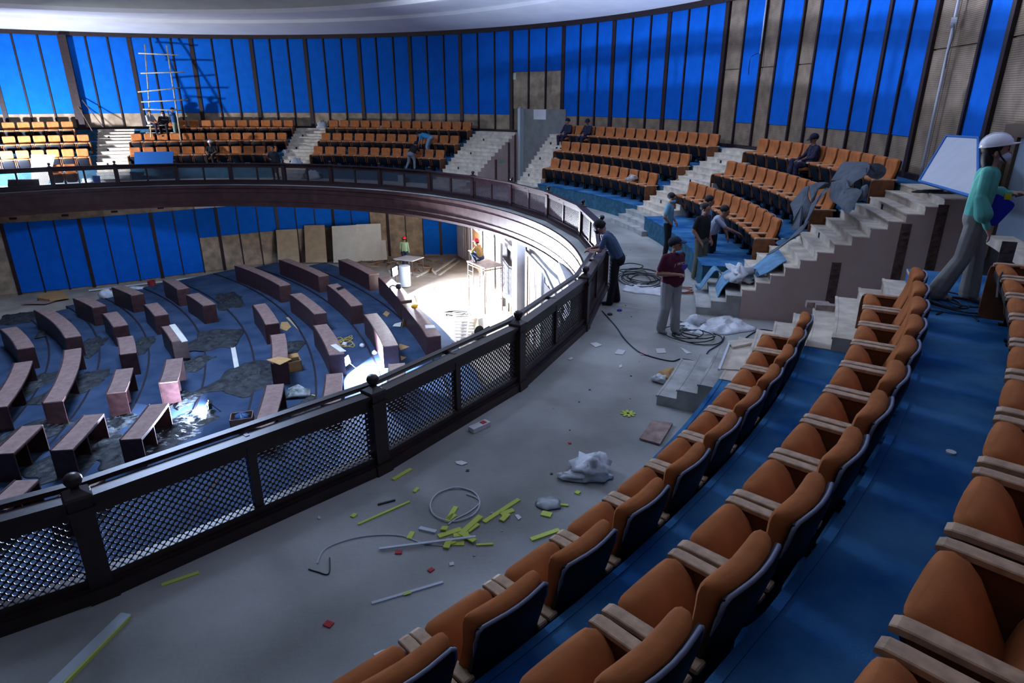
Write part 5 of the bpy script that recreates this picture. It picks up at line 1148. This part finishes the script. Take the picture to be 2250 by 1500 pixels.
# far workers
q = P(20.0, SEATPOS['B2', 10]-.2, T[2])
person('worker in bright blue t-shirt bending far over between seat rows', q, 165,
    pz(STAND, pelvis=(0, -.15, .93), chest=(0, .18, 1.02), neck=(0, .36, 1.06), head=(0, .5, 1.06), shR=(.17, .3, 1.05), shL=(-.17, .3, 1.05), elR=(.2, .36, .78), elL=(-.2, .36, .78), wrR=(.18, .42, .55), wrL=(-.18, .42, .55), hipR=(.09, -.15, .9), hipL=(-.09, -.15, .9)),
    mat('bright_blue_shirt', (.03, .22, .42), .9), mat('pale_jeans', (.18, .28, .36), .9), DSH, voxel=.013, nod=-60)
q = at(925, 372, T[1])
person('worker in dark jacket and grey trousers crouching before the front row', P(19.0, math.degrees(math.atan2(q.y, q.x)), T[1]), 60,
    pz(STAND, pelvis=(0, -.1, .85), chest=(0, .15, 1.05), neck=(0, .28, 1.18), head=(0, .36, 1.26), shR=(.17, .22, 1.13), shL=(-.17, .22, 1.13), elR=(.2, .36, .9), elL=(-.2, .36, .9), wrR=(.15, .55, .8), wrL=(-.15, .55, .8), hipR=(.1, -.1, .82), hipL=(-.1, -.1, .82), anL=(-.3, -.2, .085), knL=(-.2, -.05, .45)),
    BLK, mat('grey_work_trousers', (.17, .18, .2), .9), DSH, voxel=.013, nod=-20)
q = at(612, 395, 0); person('dark clothed worker standing behind the far balustrade', P(17.6, math.degrees(math.atan2(q.y, q.x)), 0), -100, pz(STAND, elR=(.3, .1, 1.15), wrR=(.1, .25, 1.1)), mat('dark_jacket', (.02, .02, .025), .9), BLK, DSH, voxel=.013, sleeve='long')
q = atr(340, 278, 20.9); th = math.degrees(math.atan2(q.y, q.x))
person('worker in pale grey t-shirt sitting at the foot of the bamboo scaffold', P(20.9, th+.4, T[3]+.28), -20, SIT, mat('pale_grey_shirt', (.4, .42, .46), .9), mat('navy_trousers', (.012, .015, .03), .9), DSH, voxel=.013, nod=-15)
person('worker in dark jacket with white collar facing out under the scaffold', P(21.15, th-1.2, T[3]+.2), -70, SIT, mat('dark_jacket', (.02, .02, .025), .9), BLK, DSH, voxel=.013, mask=M_MASKW, sleeve='long')
q = atr(384, 285, 20.75); th = math.degrees(math.atan2(q.y, q.x))
person('worker in blue denim shirt standing at the foot of the bamboo scaffold', P(20.95, th, T[3]-.02), 190, pz(STAND, elR=(.25, .05, 1.12), wrR=(.15, .27, 1.0), elL=(-.2, .15, 1.3), wrL=(-.1, .22, 1.5)), mat('denim_shirt', (.02, .07, .18), .9), mat('sage_trousers', (.16, .2, .17), .9), DSH, voxel=.013, sleeve='long')
bn = MB(); bn.box(-.7, .7, -.18, .18, .38, .42)
for x in (-.6, .6): bn.box(x-.03, x+.03, -.15, .15, 0, .38)
o = bn.build('plank_bench', M_BAMB); o.location = P(20.95, SEATPOS['A3', 1]+.9, T[3]); o.rotation_euler = (0, 0, R_(SEATPOS['A3', 1]+90)); tag(o, 'low plank bench at the foot of the bamboo scaffold', 'bench')
RH = mat('red_helmet', (.6, .02, .03), .35); JEANS = mat('dark_jeans', (.02, .035, .08), .9)
q = at(891, 585, LF); person('worker in lime shirt and red helmet standing on the stage, back turned', (q.x, q.y, LF-.05), 80, STAND, mat('lime_shirt', (.36, .55, .32), .9), JEANS, DSH, hat=('helmet', RH), sleeve='long', voxel=.013)
dk = f4[0].lerp(f4[1], .35).lerp(f4[3].lerp(f4[2], .35), .3)
person('worker in ochre shirt and red helmet squatting on the scaffold deck', (dk.x, dk.y, zp+.05), 150,
    pz(SIT, pelvis=(0, -.1, .28), chest=(0, -.02, .56), neck=(0, .06, .74), head=(0, .12, .87), shR=(.18, .04, .7), shL=(-.18, .04, .7), elR=(.24, .2, .5), elL=(-.24, .2, .5), wrR=(.12, .4, .5), wrL=(-.12, .4, .5), hipR=(.1, -.08, .26), hipL=(-.1, -.08, .26), knR=(.16, .28, .42), knL=(-.16, .28, .42), anR=(.14, .08, .09), anL=(-.14, .08, .09)),
    mat('ochre_shirt', (.32, .17, .05), .9, 8, .2), JEANS, DSH, hat=('helmet', RH), sleeve='long', voxel=.013)
